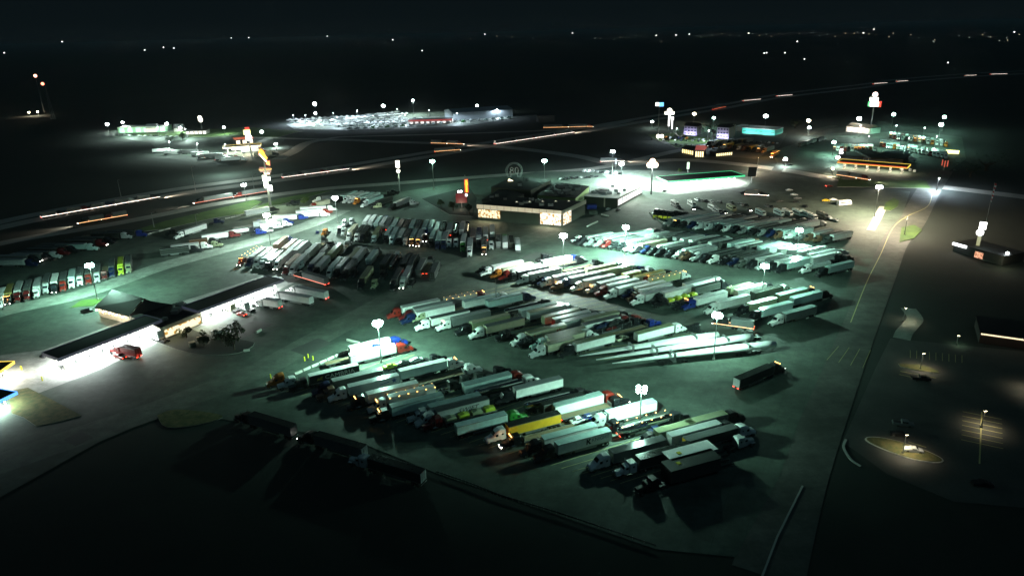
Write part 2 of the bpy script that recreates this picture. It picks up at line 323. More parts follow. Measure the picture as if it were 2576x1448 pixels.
# ------------------------------------------------------------------ tall light poles
def fixture_mesh(lens, s=1.0):
    m = MB(); m.box(-.1, .62 * s, -.34 * s, .34 * s, -.12, .16, MT['dark']); m.loft([(.05, .3 * s, -.13, -.11, .01), (.6 * s, .3 * s, -.2, -.11, .02)], MT['dark'])
    return m.mesh('luminaire')
def lens_mesh(lens, s=1.0):
    m = MB(); m.ball((.3 * s, 0, -.1), .3 * s, lens, 8, 5, 1.15); return m.mesh('lens')
FX = {k: (fixture_mesh(MT[k], s), lens_mesh(MT[k], s)) for k, s in (('lensm', 2.3), ('lensw', 2.3), ('lensy', 1.0))}  # green and white heads oversized so their lenses stand for the glare
def light_pole(base, topy, color, power, label, lens='lensm', heads=6, group='tall light poles of the truck lot', r=1.5, light=True, hh=None, gain=8.5, near_dim=1.0):
    b = at(*base); h = hh or height_of(b, topy)
    t = empty('light_pole', b, random.uniform(0, 1), label, 'light pole', group)
    m = MB(); m.cyl((0, 0, 0), (0, 0, .9), .42, MT['kerb'], 10, .38); m.cyl((0, 0, .9), (0, 0, h), .22, MT['steel'], 8, .11); m.build('pole', t)
    m = MB(); m.cyl((-r, 0, h), (r, 0, h), .07, MT['steel'], 6); m.cyl((0, -r, h), (0, r, h), .07, MT['steel'], 6); m.build('crossarm', t)
    if heads == 6:
        m = MB(); m.ball((0, 0, h - .35), 1.35, MT[lens], 12, 7, .85); m.build('glare_ball', t)  # added glowing ball, stands for the glare round the lamp
    fm, lm = FX[lens]
    for k in range(heads):
        a = 2 * pi * k / heads; f = put('luminaire', fm, t, None, (cos(a) * r * .35, sin(a) * r * .35, h), a); l = put('lens', lm, f)
        if heads == 1: f.scale = (.45, .45, .45)
    if light and power:
        batwing(lamp('POINT', 'pole_lamp', b + Vector((0, 0, h - (1.75 if heads == 6 else .9))), power * gain, color, .5), near_dim=near_dim)
    return t, h
P0 = [((960, 912), 812, MERC, 25000, 'tall pole light blazing above the trucks of the nearest block'),
      ((1609, 1084), 978, MERC, 9500, 'steel pole with flood lights beside the silver tractor and box trailer', 4),
      ((1795, 905), 792, MERC, 9000, 'pole light behind the wind turbine blades, thin dark mast', 5),
      ((1417, 686), 592, WHITE, 36000, 'brightest pole light, in front of the main shop corner'),
      ((1917, 742), 669, MERC, 14000, 'pole light in front of the white trailers of the long central row', 5),
      ((2003, 642), 578, MERC, 10000, 'small pole light between the two far right truck rows', 5),
      ((1572, 640), 571, MERC, 36000, 'pole light on the bright concrete right of the main shop'),
      ((1092, 477), 405, MERC, 8000, 'green tinted pole light left of the round ring sign'),
      ((1370, 463), 404, MERC, 8000, 'green tinted pole light right of the round ring sign'),
      ((850, 562), 497, WHITE, 17000, 'round bright pole light beside the red cab near the highway'),
      ((620, 506), 465, WHITE, 5000, 'small white pole light by the slip road', 5),
      ((682, 622), 541, WHITE, 30000, 'glaring pole light over the blue tractors below the tall travel sign'),
      ((246, 754), 667, MERC, 21000, 'pole with a cluster of flood lights left of the brown roofed building', 5),
      ((1540, 443), 381, BLUEW, 13000, 'pole light with flat white head behind the white roofed shop', 5),
      ((1562, 460), 412, WHITE, 75000, 'pole light over the glaring cars behind the white roofed shop'),
      ((2200, 545), 470, WARM, 36000, 'slim bright pole on the pale concrete right of the motor homes', 5)]
for q in P0:
    light_pole(q[0], q[1], q[2], q[3], q[4], 'lensm' if q[2] is MERC else 'lensw', q[5] if len(q) > 5 else 6, near_dim={978: .15, 792: .2, 812: .3, 667: .6}.get(q[1], 1.0))
# dark mast without a working lamp
light_pole((1249, 772), 705, MERC, 0, 'unlit thin dark mast standing left of the blue tractor in the middle block', 'lensm', 0, light=False)
for b, ty, lab in [((388, 572), 535, 'dark bare post by the kerb blocks, left of two'), ((497, 575), 540, 'dark bare post beside the white tractor by the kerb blocks'), ((305, 497), 453, 'unlit curved lamp post on the highway verge, leftmost'), ((492, 480), 420, 'unlit tall curved lamp post on the highway verge, left of the tall sign'), ((640, 480), 440, 'unlit lamp post behind the small white pole light')]:
    bb = at(*b); h = height_of(bb, ty); t = empty('lamp_post', bb, 0, lab, 'lamp post', 'unlit posts along the highway'); m = MB(); m.cyl((0, 0, 0), (0, 0, h), .25, MT['steel'], 8, .12); m.build('pole', t); m = MB(); m.cyl((0, 0, h), (2.2, 0, h + .5), .1, MT['steel'], 6); m.box(2.1, 3.0, -.2, .2, h + .35, h + .6, MT['dark']); m.build('arm', t)
# distant lamps: each with its own pole
P1 = [((796, 300), 262, WHITE, 60000, 'largest light pole at the left end of the distant vehicle lot', 'lensw', 2.2), ((797, 312), 285, WHITE, 12000, 'small light under the largest pole at the distant vehicle lot', 'lensw', 1.2),
      ((967, 300), 267, WHITE, 60000, 'bright light pole in the middle of the distant vehicle lot', 'lensw', 2.0), ((1041, 290), 253, WHITE, 22000, 'tall pole light right of the middle of the distant vehicle lot', 'lensw', 1.2),
      ((1201, 288), 266, WHITE, 30000, 'pole light above the long shed of the distant vehicle lot', 'lensw', 1.2),
      ((274, 332), 313, WHITE, 9000, 'leftmost light at the green lit shops', 'lensw', 1.6), ((313, 330), 308, WHITE, 4000, 'small light behind the green lit shops', 'lensw', 1.0), ((423, 331), 312, WHITE, 9000, 'large light behind the right end of the green lit shops', 'lensw', 1.6), ((456, 334), 321, WHITE, 4500, 'small light right of the green lit shops', 'lensw', 1.0),
      ((566, 338), 320, WHITE, 4000, 'small lone light right of the white lit oval sign', 'lensw', .9), ((661, 350), 332, WHITE, 7000, 'light right of the western fuel station sign', 'lensw', 1.5), ((695, 372), 362, WHITE, 5000, 'low light at the right edge of the western fuel station', 'lensw', 1.0),
      ((75, 292), 283, WARM, 2500, 'left one of two far warm lights in the dark field', 'lensy', 1.1), ((97, 291), 282, WARM, 2500, 'right one of two far warm lights in the dark field', 'lensy', 1.1),
      ((1745, 312), 287, WARM, 16000, 'warm light pole behind the left motel', 'lensy', 1.6), ((1794, 322), 297, MERC, 8000, 'green light pole between the two motels', 'lensm', 1.1), ((1924, 322), 293, WHITE, 26000, 'large white light behind the teal walled building', 'lensw', 1.9), ((2031, 332), 304, WARM, 20000, 'warm light pole right of the teal walled building', 'lensy', 1.6), ((2033, 345), 321, WHITE, 3000, 'low light under the warm light pole', 'lensw', .9),
      ((2157, 330), 299, WHITE, 16000, 'large light above the red roofed restaurant', 'lensw', 1.9), ((2243, 320), 288, MERC, 12000, 'pole light right of the red roofed restaurant', 'lensm', 1.4), ((2369, 330), 295, MERC, 14000, 'upper of two cyan lights over the far truck park', 'lensm', 1.4), ((2361, 350), 314, MERC, 14000, 'lower of two cyan lights over the far truck park', 'lensm', 1.7),
      ((2094, 390), 358, MERC, 8000, 'green light at the left end of the far truck rows', 'lensm', 1.1), ((2105, 415), 396, WHITE, 2500, 'small light left of the yellow and red fuel canopy', 'lensw', .9), ((2093, 440), 425, WARM, 2500, 'small warm light below the left end of the yellow fuel canopy', 'lensy', .9), ((1974, 418), 400, WHITE, 4000, 'small white light beside the dark street sign', 'lensw', .9), ((1640, 322), 306, WHITE, 1500, 'small globe light on the mast of the blue sign', 'lensw', .9)]
for q in P1:
    b = at(*q[0]); s = 1
    d = b.length; r = q[6]
    t, h = light_pole(q[0], q[1], q[2], q[3], q[4], q[5], 5, 'distant light poles', r=r, gain=8.0)
    # wide far heads get an added glowing ball for their glare
    m = MB(); m.ball((0, 0, h + .2), r * 1.15, MT[q[5]], 10, 6, .8); m.build('glare_ball', t)
for k, (x, y) in enumerate([(770, 312), (840, 306), (900, 300), (1000, 296), (1080, 300), (1150, 308), (850, 318), (940, 314), (1250, 296), (1020, 312), (740, 312)]):
    light_pole((x, y), 0, BLUEW, 13000, 'thin added fill lamp among the vehicles of the distant lot', 'lensw', 1, 'added fill lamps among the distant vehicles', .5, True, 11, 5.0)  # poles added to fill this lot with light
for k, (x, y, c) in enumerate([(330, 345, WHITE), (400, 345, WHITE), (470, 350, WHITE), (430, 385, WHITE), (500, 390, WHITE), (570, 392, WHITE), (630, 385, WARM), (1700, 352, BLUEW), (1780, 358, BLUEW), (2250, 345, MERC), (2320, 352, MERC), (2180, 375, MERC), (2280, 380, MERC), (2350, 375, MERC), (2160, 345, WHITE)]):
    light_pole((x, y), 0, c, 6500, 'thin added fill lamp on the lots near the horizon', 'lensw', 1, 'added fill lamps on the far lots', .5, True, 11, 15.0 if x < 700 else 6.0)  # thin poles added to brighten the far lots
# warm street lamps of the right car park
def street_lamp(base, topy, label, power, color=WARM, tilt=0.0):
    b = at(*base); h = height_of(b, topy); t = empty('street_lamp', b, 0, label, 'street lamp', 'warm lamps of the car park')
    m = MB(); m.cyl((0, 0, 0), (0, 0, .35), .35, MT['dark'], 8); m.cyl((0, 0, .3), (0, 0, h), .13, MT['steel'], 8, .08); m.build('pole', t)
    m = MB(); m.box(-.25, .55, -.22, .22, h - .05, h + .15, MT['dark']); hd = m.build('lamp_head', t); m = MB(); m.box(-.2, .5, -.17, .17, h - .11, h - .055, MT['lensy']); m.build('lens', hd)
    lamp('SPOT', 'street_lamp_light', b + Vector((.2, 0, h - .3)), power * 5.5, color, .25, (0, 0, 0), spot_size=radians(142), spot_blend=.9)
street_lamp((2315, 927), 888, 'street lamp on the long narrow grass strip', 420); street_lamp((2468, 1074), 1032, 'street lamp where the painted lines cross', 420)
street_lamp((2270.6, 1139), 1092, 'street lamp on the oval grass island by the silver car', 620); street_lamp((2272, 808), 774, 'street lamp beside the winding path', 330)
street_lamp((2406, 866), 843, 'small white lamp above a green patch on the right', 60, (.5, 1, .6)); street_lamp((2590, 985), 940, 'street lamp at the right edge of the frame', 420)
# street lights; the warm pole by the curve is added to spread light
light_pole((2275, 590), 545, WARM, 5000, 'small added warm light pole beside the curving road on the right', 'lensy', 1, r=.5)
light_pole((2356, 478), 449, BLUEW, 9000, 'street light over the junction right of the yellow canopy', 'lensw', 1, r=.6)
light_pole((1905, 425), 398, WARM, 3500, 'street light beside the dark sign board', 'lensy', 1, r=.6)

# ------------------------------------------------------------------ buildings
def wallbox(name, pts, z0, z1, wall, roof, par, parapet=0.0):
    m = MB(); m.prism([(p.x, p.y) for p in pts], z0, z1, wall); o = m.build('wall', par)
    m = MB(); c = sum((Vector((p.x, p.y, 0)) for p in pts), Vector()) / len(pts)
    m.prism([((p.x - c.x) * 1.004 + c.x, (p.y - c.y) * 1.004 + c.y) for p in pts], z1 + .01, z1 + .3, roof); r = m.build('roof', par)
    return o, r
def panel(name, a, b, z0, z1, out, mat, par, th=.12):
    """upright panel standing proud of the wall a-b by out"""
    a = Vector((a.x, a.y, 0)); b = Vector((b.x, b.y, 0)); d = (b - a).normalized(); nn = Vector((d.y, -d.x, 0))
    p = [a + nn * out, b + nn * out, b + nn * (out + th), a + nn * (out + th)]
    m = MB(); m.prism([(q.x, q.y) for q in p], z0, z1, mat); return m.build(name, par)
def glow_window(name, c1, c2, s, scale=.35):
    m, nt, b = newmat(name); n = nt.nodes; L = nt.links.new; b.inputs['Base Color'].default_value = (.05, .05, .05, 1)
    tc = n.new('ShaderNodeTexCoord'); nz = n.new('ShaderNodeTexVoronoi'); nz.inputs['Scale'].default_value = scale * 2.4; L(tc.outputs['Object'], nz.inputs['Vector'])
    cr = n.new('ShaderNodeValToRGB'); cr.color_ramp.interpolation = 'CONSTANT'; e = cr.color_ramp.elements; e[0].color = (*c1, 1); e[1].color = (*c2, 1); e[1].position = .66; L(nz.outputs['Color'], cr.inputs['Fac'])
    L(cr.outputs['Color'], b.inputs['Emission Color']); b.inputs['Emission Strength'].default_value = s; b.inputs['Roughness'].default_value = .2
    return m
WIN = glow_window('lit_shop_window', (1, .9, .6), (.55, .3, .06), 1.3, .45); WINC = glow_window('lit_corner_window', (1, .93, .78), (.6, .36, .1), 1.5, .45); WINW = glow_window('lit_white_window', (1, 1, .95), (.7, .75, .75), 1.3)
STUCCO = simple('grey_green_stucco', (.06, .07, .05), .8, 0, .1, .3); CREAM = simple('cream_fascia', (.62, .56, .44), .5, 0, .1, .3); WROOF = simple('white_membrane_roof', (.7, .7, .67), .55, 0, .3, .12)
FASC = emis('backlit_fascia', (1, .86, .55), .5, .5)
# main shop
A, B = at(1202, 552), at(1413, 570); hs = height_of(B, 531); C = at(1471.5, 503, hs); C.z = 0
S = A + (C - B)
shop = empty('shop_building', (0, 0, 0), 0, 'large dark roofed shop with glowing corner window and cream fascia', 'building')
wallbox('shop', [A, B, C, S], 0, hs - 1.2, STUCCO, MT['roofdark'], shop)
F1 = panel('fascia', A, B, hs - 2.1, hs + .3, .3, FASC, shop, .5); F2 = panel('fascia', B, C, hs - 2.1, hs + .3, .3, CREAM, shop, .5)
for k in range(1, 12): panel('fascia_seam', A.lerp(B, k / 12 - .001), A.lerp(B, k / 12 + .001), hs - 2.1, hs + .3, .81, MT['dark'], F1, .03)
wl = panel('display_window', A.lerp(B, .01), A.lerp(B, .28), 1.6, hs - 2.6, .12, WIN, shop); wr = panel('corner_window', A.lerp(B, .76), B, .8, hs - 1.5, .9, WINC, shop); w3 = panel('corner_window', B, B.lerp(C, .33), .8, hs - 1.5, .9, WINC, shop)
for wn, a, b, z0, z1, o in ((wl, A.lerp(B, .01), A.lerp(B, .28), 1.6, hs - 2.6, .25), (wr, A.lerp(B, .76), B, .8, hs - 1.5, 1.03), (w3, B, B.lerp(C, .33), .8, hs - 1.5, 1.03)):
    for k in range(9): panel('mullion', a.lerp(b, k / 8 - .004), a.lerp(b, k / 8 + .004), z0 - .05, z1 + .05, o, MT['dark'], wn, .06)
for k in range(5):
    p = A.lerp(C, .32 + .13 * k) + (S - A) * (.18 - k * .035); m = MB(); m.box(-1, 1, -.8, .8, 0, .5, MT['kerb']); m.ball((0, 0, .5), .55, MT['lensy'] if 0 else emis('skylight_glow', (1, .9, .65), 1.2), 8, 4, .5); o = m.build('skylight', shop); o.location = (p.x, p.y, hs - .88)
for k in range(7):
    p = A.lerp(B, random.uniform(.1, .95)).lerp(S.lerp(C, .5), random.uniform(.15, .8)); m = MB(); m.box(-1.5, 1.5, -1.1, 1.1, 0, 1.3, MT['steel']); m.cyl((0, 0, 1.3), (0, 0, 1.5), .7, MT['dark'], 8); o = m.build('roof_unit', shop); o.location = (p.x, p.y, hs - .88)
sp = (B - A).normalized(); nn = Vector((sp.y, -sp.x, 0))
for k in range(3): lamp('AREA', 'shop_window_light', A.lerp(B, .06 + .09 * k) + nn * 2 + Vector((0, 0, 4)), 380, (1, .84, .5), (5, 3), (radians(-60), 0, math.atan2(sp.y, sp.x)))
for k in range(3): lamp('AREA', 'shop_window_light', A.lerp(B, .78 + .09 * k) + nn * 2.6 + Vector((0, 0, 4)), 500, (1, .88, .6), (5, 3), (radians(-60), 0, math.atan2(sp.y, sp.x)))
# low roofs behind the main shop
def block(name, corners, h, label, wall, roof, cat='building', junk=0, z0=0):
    P = [at(x, y, h) for x, y in corners]; P = [Vector((p.x, p.y, 0)) for p in P]; t = empty(name, (0, 0, 0), 0, label, cat); wallbox(name, P, z0, h - .3, wall, roof, t)
    for k in range(junk):
        u, v = random.uniform(.1, .9), random.uniform(.15, .85); p = P[0].lerp(P[1], u).lerp(P[3].lerp(P[2], u), v); m = MB(); s = random.uniform(.8, 1.7); m.box(-s, s, -s * .7, s * .7, 0, random.uniform(.8, 1.8), MT['steel']); o = m.build('roof_unit', t); o.location = (p.x, p.y, h + .02)
    return t, P
GW = simple('green_lit_kitchen_wall', (.3, .42, .16), .7)  # the green light on this wall is put into its colour
block('diner_building', [(1212, 502), (1268, 508), (1318, 488), (1262, 472)], 8, 'dark low roofed diner hall behind the left end of the main shop', STUCCO, MT['roofdark'], junk=3)
t, P = block('kitchen_building', [(1352, 490), (1448, 498), (1482, 468), (1390, 458)], 7, 'flat roof crowded with green lit roof units behind the main shop', GW, MT['roofdark'], junk=26)
block('rear_hall', [(1235, 470), (1335, 478), (1385, 452), (1290, 444)], 9, 'long dark hall behind the shop beneath the ring sign', STUCCO, MT['roofdark'], junk=2)
hB2 = height_of(at(1553, 523), 499)
t, P = block('service_shop', [(1470, 493), (1553, 499), (1616, 466), (1532, 456)], hB2, 'white roofed shop with a row of bright windows on its right wall', STUCCO, WROOF, junk=14)
panel('window', P[1].lerp(P[2], .02), P[1].lerp(P[2], .98), 1.2, hB2 - .9, .12, WINW, t)
for k in range(13): panel('mullion', P[1].lerp(P[2], .02 + .08 * k - .003), P[1].lerp(P[2], .02 + .08 * k + .003), 1.0, hB2 - .7, .25, MT['steel'], t, .08)
panel('downpipe', P[0].lerp(P[1], .6), P[0].lerp(P[1], .64), 0, hB2 - .3, .1, CREAM, t)
dv = (P[2] - P[1]).normalized(); nv = Vector((dv.y, -dv.x, 0))
lamp('AREA', 'shop_window_light', P[1].lerp(P[2], .5) + nv * 2 + Vector((0, 0, 4)), 2600, (1, 1, .9), (24, 3), (radians(-60), 0, math.atan2(dv.y, dv.x)))
# fuel canopies
def canopy(near, h, depth, label, fascia, soff, power, color, cols=6, thick=.9, roof='roofdark', pumps=True, colr=WHITE, wid=None, deck=True):
    a = at(*near[0], h); b = at(*near[1], h); a.z = b.z = 0; d = (b - a).normalized(); nn = Vector((d.y, -d.x, 0)); L = (b - a).length
    t = empty('fuel_canopy', a, math.atan2(d.y, d.x), label, 'fuel canopy'); W = depth
    m = MB(); m.box(0, L, 0, W, h - thick + .06, h - .05, MT['dark']); m.box(.3, L - .3, .3, W - .3, h - .049, h - .02, MT[roof])
    m.build('canopy_roof', t)
    m = MB(); 
    for q in ((-.12, L + .12, -.12, 0), (-.12, L + .12, W, W + .12), (-.12, 0, .002, W - .002), (L, L + .12, .002, W - .002)): m.box(*q, h - thick, h + .12, fascia)
    m.build('fascia', t)
    m = MB(); m.box(.2, L - .2, .2, W - .2, h - thick + .02, h - thick + .055, soff); m.build('soffit', t)
    for k in range(cols):
        x = L * (k + .5) / cols
        for y in (W * .28, W * .72):
            m = MB(); m.box(x - .22, x + .22, y - .22, y + .22, .02, h - thick + .015, MT['kerb']); m.build('column', t)
        if pumps:
            m = MB(); m.box(x - .6, x + .6, W * .2, W * .8, .02, .18, MT['kerb']); m.box(x - .35, x + .35, W * .4, W * .47, .18, 2.0, MT['steel']); m.box(x - .35, x + .35, W * .53, W * .6, .18, 2.0, MT['steel']); m.box(x - .3, x + .3, W * .4 - .01, W * .4, 1.1, 1.8, MT['dark']); m.build('fuel_pump', t)
    n = max(1, int(L / 14))
    for k in range(n):
        p = a + d * (L * (k + .5) / n) - nn * (W / 2); lamp('AREA', 'canopy_light', (p.x, p.y, h - thick - .15), power / n, color, (L / n * .8, W * .8), (0, 0, math.atan2(d.y, d.x)))
    return t, a, d, nn, L
BLUEF = emis('blue_edge_fascia', (.5, .55, .9), .05, .15); GREENF = emis('green_fascia', (.05, .9, .35), 1.1); REDF = emis('red_fascia', (.9, .1, .02), .9); YELF = emis('yellow_fascia', (1, .7, .08), 1.6)
UC = (.9, 1, .96)
canopy([(498.5, 782), (713, 703)], 6.2, 10.5, 'long dark truck fuel canopy glowing underneath, upper right of the two in line', BLUEF, MT['soffit'], 52000, UC, 8)
canopy([(146, 901.7), (406, 803.8)], 6.2, 10, 'long dark truck fuel canopy glowing underneath, lower left of the two in line', BLUEF, MT['soffit'], 72000, UC, 8)
canopy([(1680, 456), (1874, 441)], 6.0, 18, 'broad car fuel canopy edged in bright green', GREENF, MT['soffit'], 120000, UC, 6)
t, a, d, nn, L = canopy([(2107, 407), (2283, 421)], 5.5, 14, 'car fuel canopy with yellow and red lit fascia', YELF, emis('warm_soffit', (1, .85, .5), 1.6), 15000, (1, .9, .66), 6)
m = MB(); m.box(0, L, -.3, -.13, 4.95, 5.75, REDF); m.build('red_band', t)
canopy([(560, 372), (655, 366)], 6, 16, 'western fuel canopy with yellow edge behind parked white trailers', YELF, MT['soffit'], 16000, (1, .93, .75), 5)
canopy([(1, 932), (35, 908)], 5.5, 9, 'small canopy with glowing yellow edge at the left frame edge', YELF, MT['soffit'], 14000, (1, .96, .8), 2)
canopy([(-60, 1035), (42, 985)], 4.6, 12, 'low canopy with bright blue edge in the left bottom corner', emis('blue_fascia', (.1, .35, 1), 2.2), MT['soffit'], 16000, WHITE, 3)
canopy([(2192, 398), (2236, 398)], 6, 42, 'long narrow dark truck canopy behind the yellow fuel station', MT['dark'], MT['steel'], 900, WARM, 3)
# shop between the two canopies, with a bright low wall
t, P = block('fuel_shop', [(402, 823), (505, 782), (458, 757), (330, 795)], 5.2, 'flat dark roofed fuel shop between the two truck canopies', CREAM, MT['roofdark'], junk=6)
panel('window', P[0].lerp(P[1], .08), P[0].lerp(P[1], .95), .6, 3.4, .12, WIN, t)
fd = (P[1] - P[0]).normalized(); fn = Vector((fd.y, -fd.x, 0))
lamp('AREA', 'shop_wall_light', P[0].lerp(P[1], .5) + fn * 3 + Vector((0, 0, 4.4)), 2300, (1, .85, .5), (24, 3), (radians(-50), 0, math.atan2(fd.y, fd.x)))
# brown roofed restaurant with soffit lamps
e0, e1 = at(237.5, 774.5, 3.6), at(323, 797, 3.6); r0, r1 = at(283, 729, 9), at(361, 751, 9); f1 = at(452, 768, 4.4)
rest = empty('restaurant_building', (0, 0, 0), 0, 'restaurant with a big brown pitched roof and lamps under the eave', 'building')
b0 = r0 + (r0 - e0) * .85; b1 = r1 + (r0 - e0) * .85; b0.z = b1.z = 3.6
def ground(p): return Vector((p.x, p.y, 0))
foot = [e0.lerp(b1, .05), e1.lerp(b0, .05), b1.lerp(e0, .05), b0.lerp(e1, .05)]
m = MB(); m.prism([(p.x, p.y) for p in foot], 0, 3.45, CREAM); m.build('wall', rest)
m = MB(); up = Vector((0, 0, .25))
V = [e0, e1, r1, r0, b0, b1]; V2 = [v + up for v in V]; o = V + V2
m.add(o, [(0, 3, 2, 1), (3, 4, 5, 2), (6, 7, 8, 9), (9, 8, 11, 10), (0, 1, 7, 6), (4, 10, 11, 5), (0, 6, 9, 3), (3, 9, 10, 4), (1, 2, 8, 7), (2, 5, 11, 8)], MT['brownroof']); m.build('roof', rest)
m = MB(); g2 = e1.lerp(f1, 1.0); m.add([e1 + Vector((.1, 0, .2)), r1 + Vector((.1, 0, -.6)), f1, (f1 + (e1 - r1) * .55) * Vector((1, 1, 0)).x if 0 else f1 + (e1 - r1) * .6], [(0, 3, 2, 1)], MT['brownroof']); m.build('roof_wing', rest)
for k in range(5):
    p = e0.lerp(e1, .1 + .19 * k); dd = (e1 - e0).normalized(); q = p + Vector((dd.y, -dd.x, 0)) * -.6
    m = MB(); m.ball((0, 0, 0), .32, MT['lensy'], 8, 5); o = m.build('eave_lamp', rest); o.location = (p.x + dd.y * .45, p.y - dd.x * .45, 3.3); lamp('POINT', 'eave_lamp_light', (p.x + dd.y * .8, p.y - dd.x * .8, 3.0), 260, WARM, .3)

# ------------------------------------------------------------------ far buildings
def hall(name, base0, base1, topy, depth, label, wall, roof=None, windows=0, wmat=None, gable=False, rows=1, color=None, cat='building', wz=(.3, .75)):
    a, b = at(*base0), at(*base1); h = height_of(a, topy); d = (b - a).normalized(); L = (b - a).length
    t = empty(name, a, math.atan2(d.y, d.x), label, cat)
    m = MB(); m.box(0, L, 0, depth, 0, h, wall); wo = m.build('wall', t)
    m = MB()
    if gable:
        v = [(-.4, -.5, h), (L + .4, -.5, h), (L + .4, depth / 2, h + gable), (-.4, depth / 2, h + gable), (L + .4, depth + .5, h), (-.4, depth + .5, h)]
        m.add(v, [(0, 1, 2, 3), (3, 2, 4, 5), (0, 3, 5), (1, 4, 2), (0, 5, 4, 1)], roof or MT['roofdark'])
    else: m.box(-.3, L + .3, -.3, depth + .3, h + .005, h + .5, roof or MT['roofdark'])
    m.build('roof', t)
    for r in range(rows):
        for k in range(windows):
            x = L * (k + .5) / windows; wd = L / windows * .3; zc0 = h * (r + wz[0]) / rows; zc1 = h * (r + wz[1]) / rows
            m = MB(); m.box(x - wd, x + wd, -.12, -.003, zc0, zc1, wmat or MT['glass']); m.build('window', t)
    return t, a, d, L, h
LILAC = emis('lilac_floodlit_wall', (.42, .42, 1), .5, .5); STONE = simple('pale_stone_wall', (.5, .46, .42), .8, 0, .1, .2); TEAL = simple('teal_cladding', (.05, .45, .4), .5, 0, .1, .2)
DW = MT['dark']
def wash(t, a, d, L, power, col, off=3, z=.5, n=2):
    nn = Vector((d.y, -d.x, 0))
    for k in range(n): lamp('AREA', 'wall_wash_light', a + d * (L * (k + .5) / n) + nn * off + Vector((0, 0, z)), power / n, col, (L / n * .8, 1), (radians(105), 0, math.atan2(d.y, d.x)))
for q in (((1720, 339), (1752, 341), 317, 14, 'left motel with white walls washed in violet light'), ((1803, 347), (1832, 349), 320, 14, 'right motel with pale walls washed in violet light')):
    r = hall('motel_building', q[0], q[1], q[2], q[3], q[4], STONE, MT['roofdark'], 4, DW, 3, 3); wash(*r[:4], 2600, (.45, .42, 1))
r = hall('warehouse_building', (1866, 335), (1949, 341), 322, 22, 'long low building with a teal front wall and pale roof', TEAL, WROOF, 6, DW, 0, 1, wz=(.45, .55)); wash(*r[:4], 3800, (.7, 1, .95), 5, 1)
hall('warehouse_building', (1852, 330), (1868, 331), 318, 16, 'small pale shed joined to the left of the teal building', STONE, WROOF); hall('motel_stair_tower', (1838, 343), (1848, 343), 312, 8, 'bright white tower at the right end of the right motel', STONE, MT['roofdark'], cat='tower')
r = hall('restaurant_building', (2128, 331), (2186, 337), 318, 16, 'low restaurant with bright white windows and red stripe on its roof', STONE, simple('tan_roof', (.3, .24, .15), .8), 4, WINW, 3, 1, wz=(.05, .85)); wash(*r[:4], 3500, (1, .9, .75), 6, 3)
m = MB(); m.box(r[3] * .55, r[3] * .8, -.55, -.3, r[4] - .6, r[4] + .6, emis('red_neon_band', (1, .12, .1), 1.0)); m.build('sign_band', r[0])
r = hall('garage_building', (2190, 337), (2214, 334), 323, 14, 'small green lit hall at the right end of the red striped restaurant', simple('pale_green_wall', (.3, .45, .35), .7), MT['roofdark'])
r = hall('cafe_building', (1715, 385), (1744, 391), 372, 12, 'left part of a roadside cafe with a row of small yellow lit windows', DW, MT['roofdark'], 6, emis('yellow_window', (1, .8, .35), 2.0), 2, 1, wz=(.1, .8))
r = hall('cafe_building', (1748, 395), (1770, 396), 377, 12, 'entrance of the roadside cafe under a small red gable', DW, emis('red_gable', (.9, .15, .12), .35), 4, emis('yellow_window_b', (1, .85, .45), 2.2), 3, 1, wz=(.05, .8))
r = hall('cafe_building', (1801, 394), (1842, 390), 386, 10, 'right wing of the roadside cafe, one unbroken strip of yellow lit windows', DW, MT['roofdark'], 8, emis('yellow_strip', (1, .85, .45), 2.0), 0, 1, wz=(.1, .9))
r = hall('station_shop', (2108, 404), (2170, 408), 392, 20, 'dark roofed shop behind the yellow and red fuel canopy, left part', DW, MT['roofdark']); r = hall('station_shop', (2172, 409), (2270, 417), 394, 26, 'dark roofed shop behind the yellow and red fuel canopy, right part', DW, MT['roofdark'])
GL = simple('green_lit_wall', (.25, .5, .3), .7)
r = hall('shop_row', (298, 335), (420, 331), 322, 18, 'long row of green lit shops, leftmost of all buildings', GL, WROOF, 6, emis('green_window', (.25, 1, .55), 1.3), 0, 1, wz=(.05, .9)); wash(*r[:4], 5000, (.8, 1, .75), 6, 2, 3)
for x in (368, 440): hall('gabled_shop', (x, 333) if x < 400 else (x - 2, 332), (x + 26, 332) if x < 400 else (x + 20, 331), 322, 12, 'shop with a pale peaked gable, %s of the green lit row' % ('in the middle' if x < 400 else 'at the right end'), STONE, WROOF, 0, None, 4)
hall('fuel_station_shop', (592, 364), (640, 360), 352, 14, 'western fuel station shop with red lit roof edge', DW, emis('red_roof_edge', (1, .2, .08), .6), 3, emis('shop_glow', (1, .9, .7), 1.8), 0, 1, wz=(.1, .8))
r = hall('restaurant_building', (468, 339), (520, 337), 330, 14, 'small bright restaurant beside the white lit oval sign', STONE, MT['roofdark'], 5, emis('pink_window', (1, .85, .8), 2), 0, 1, wz=(.1, .8))
r = hall('sales_shed', (1140, 303), (1290, 293), 284, 40, 'long grey shed at the distant vehicle lot', simple('grey_shed', (.3, .33, .36), .5, .2), simple('grey_shed_roof', (.25, .28, .32), .4, .3), 0, None, 3)
r = hall('dealer_building', (1028, 313), (1138, 310), 303, 16, 'distant dealership with red band along its front', STONE, MT['roofdark'], 8, WINW, 0, 1, wz=(.1, .6)); m = MB(); m.box(0, r[3], -.6, -.2, r[4] - 1.4, r[4] + .4, emis('dealer_red', (.8, .08, .08), .5)); m.build('sign_band', r[0])
hall('farm_shed', (1355, 308), (1395, 306), 292, 12, 'dim grey tank frame and shed right of the distant vehicle lot', simple('dim_grey', (.12, .12, .12), .8), MT['roofdark'])
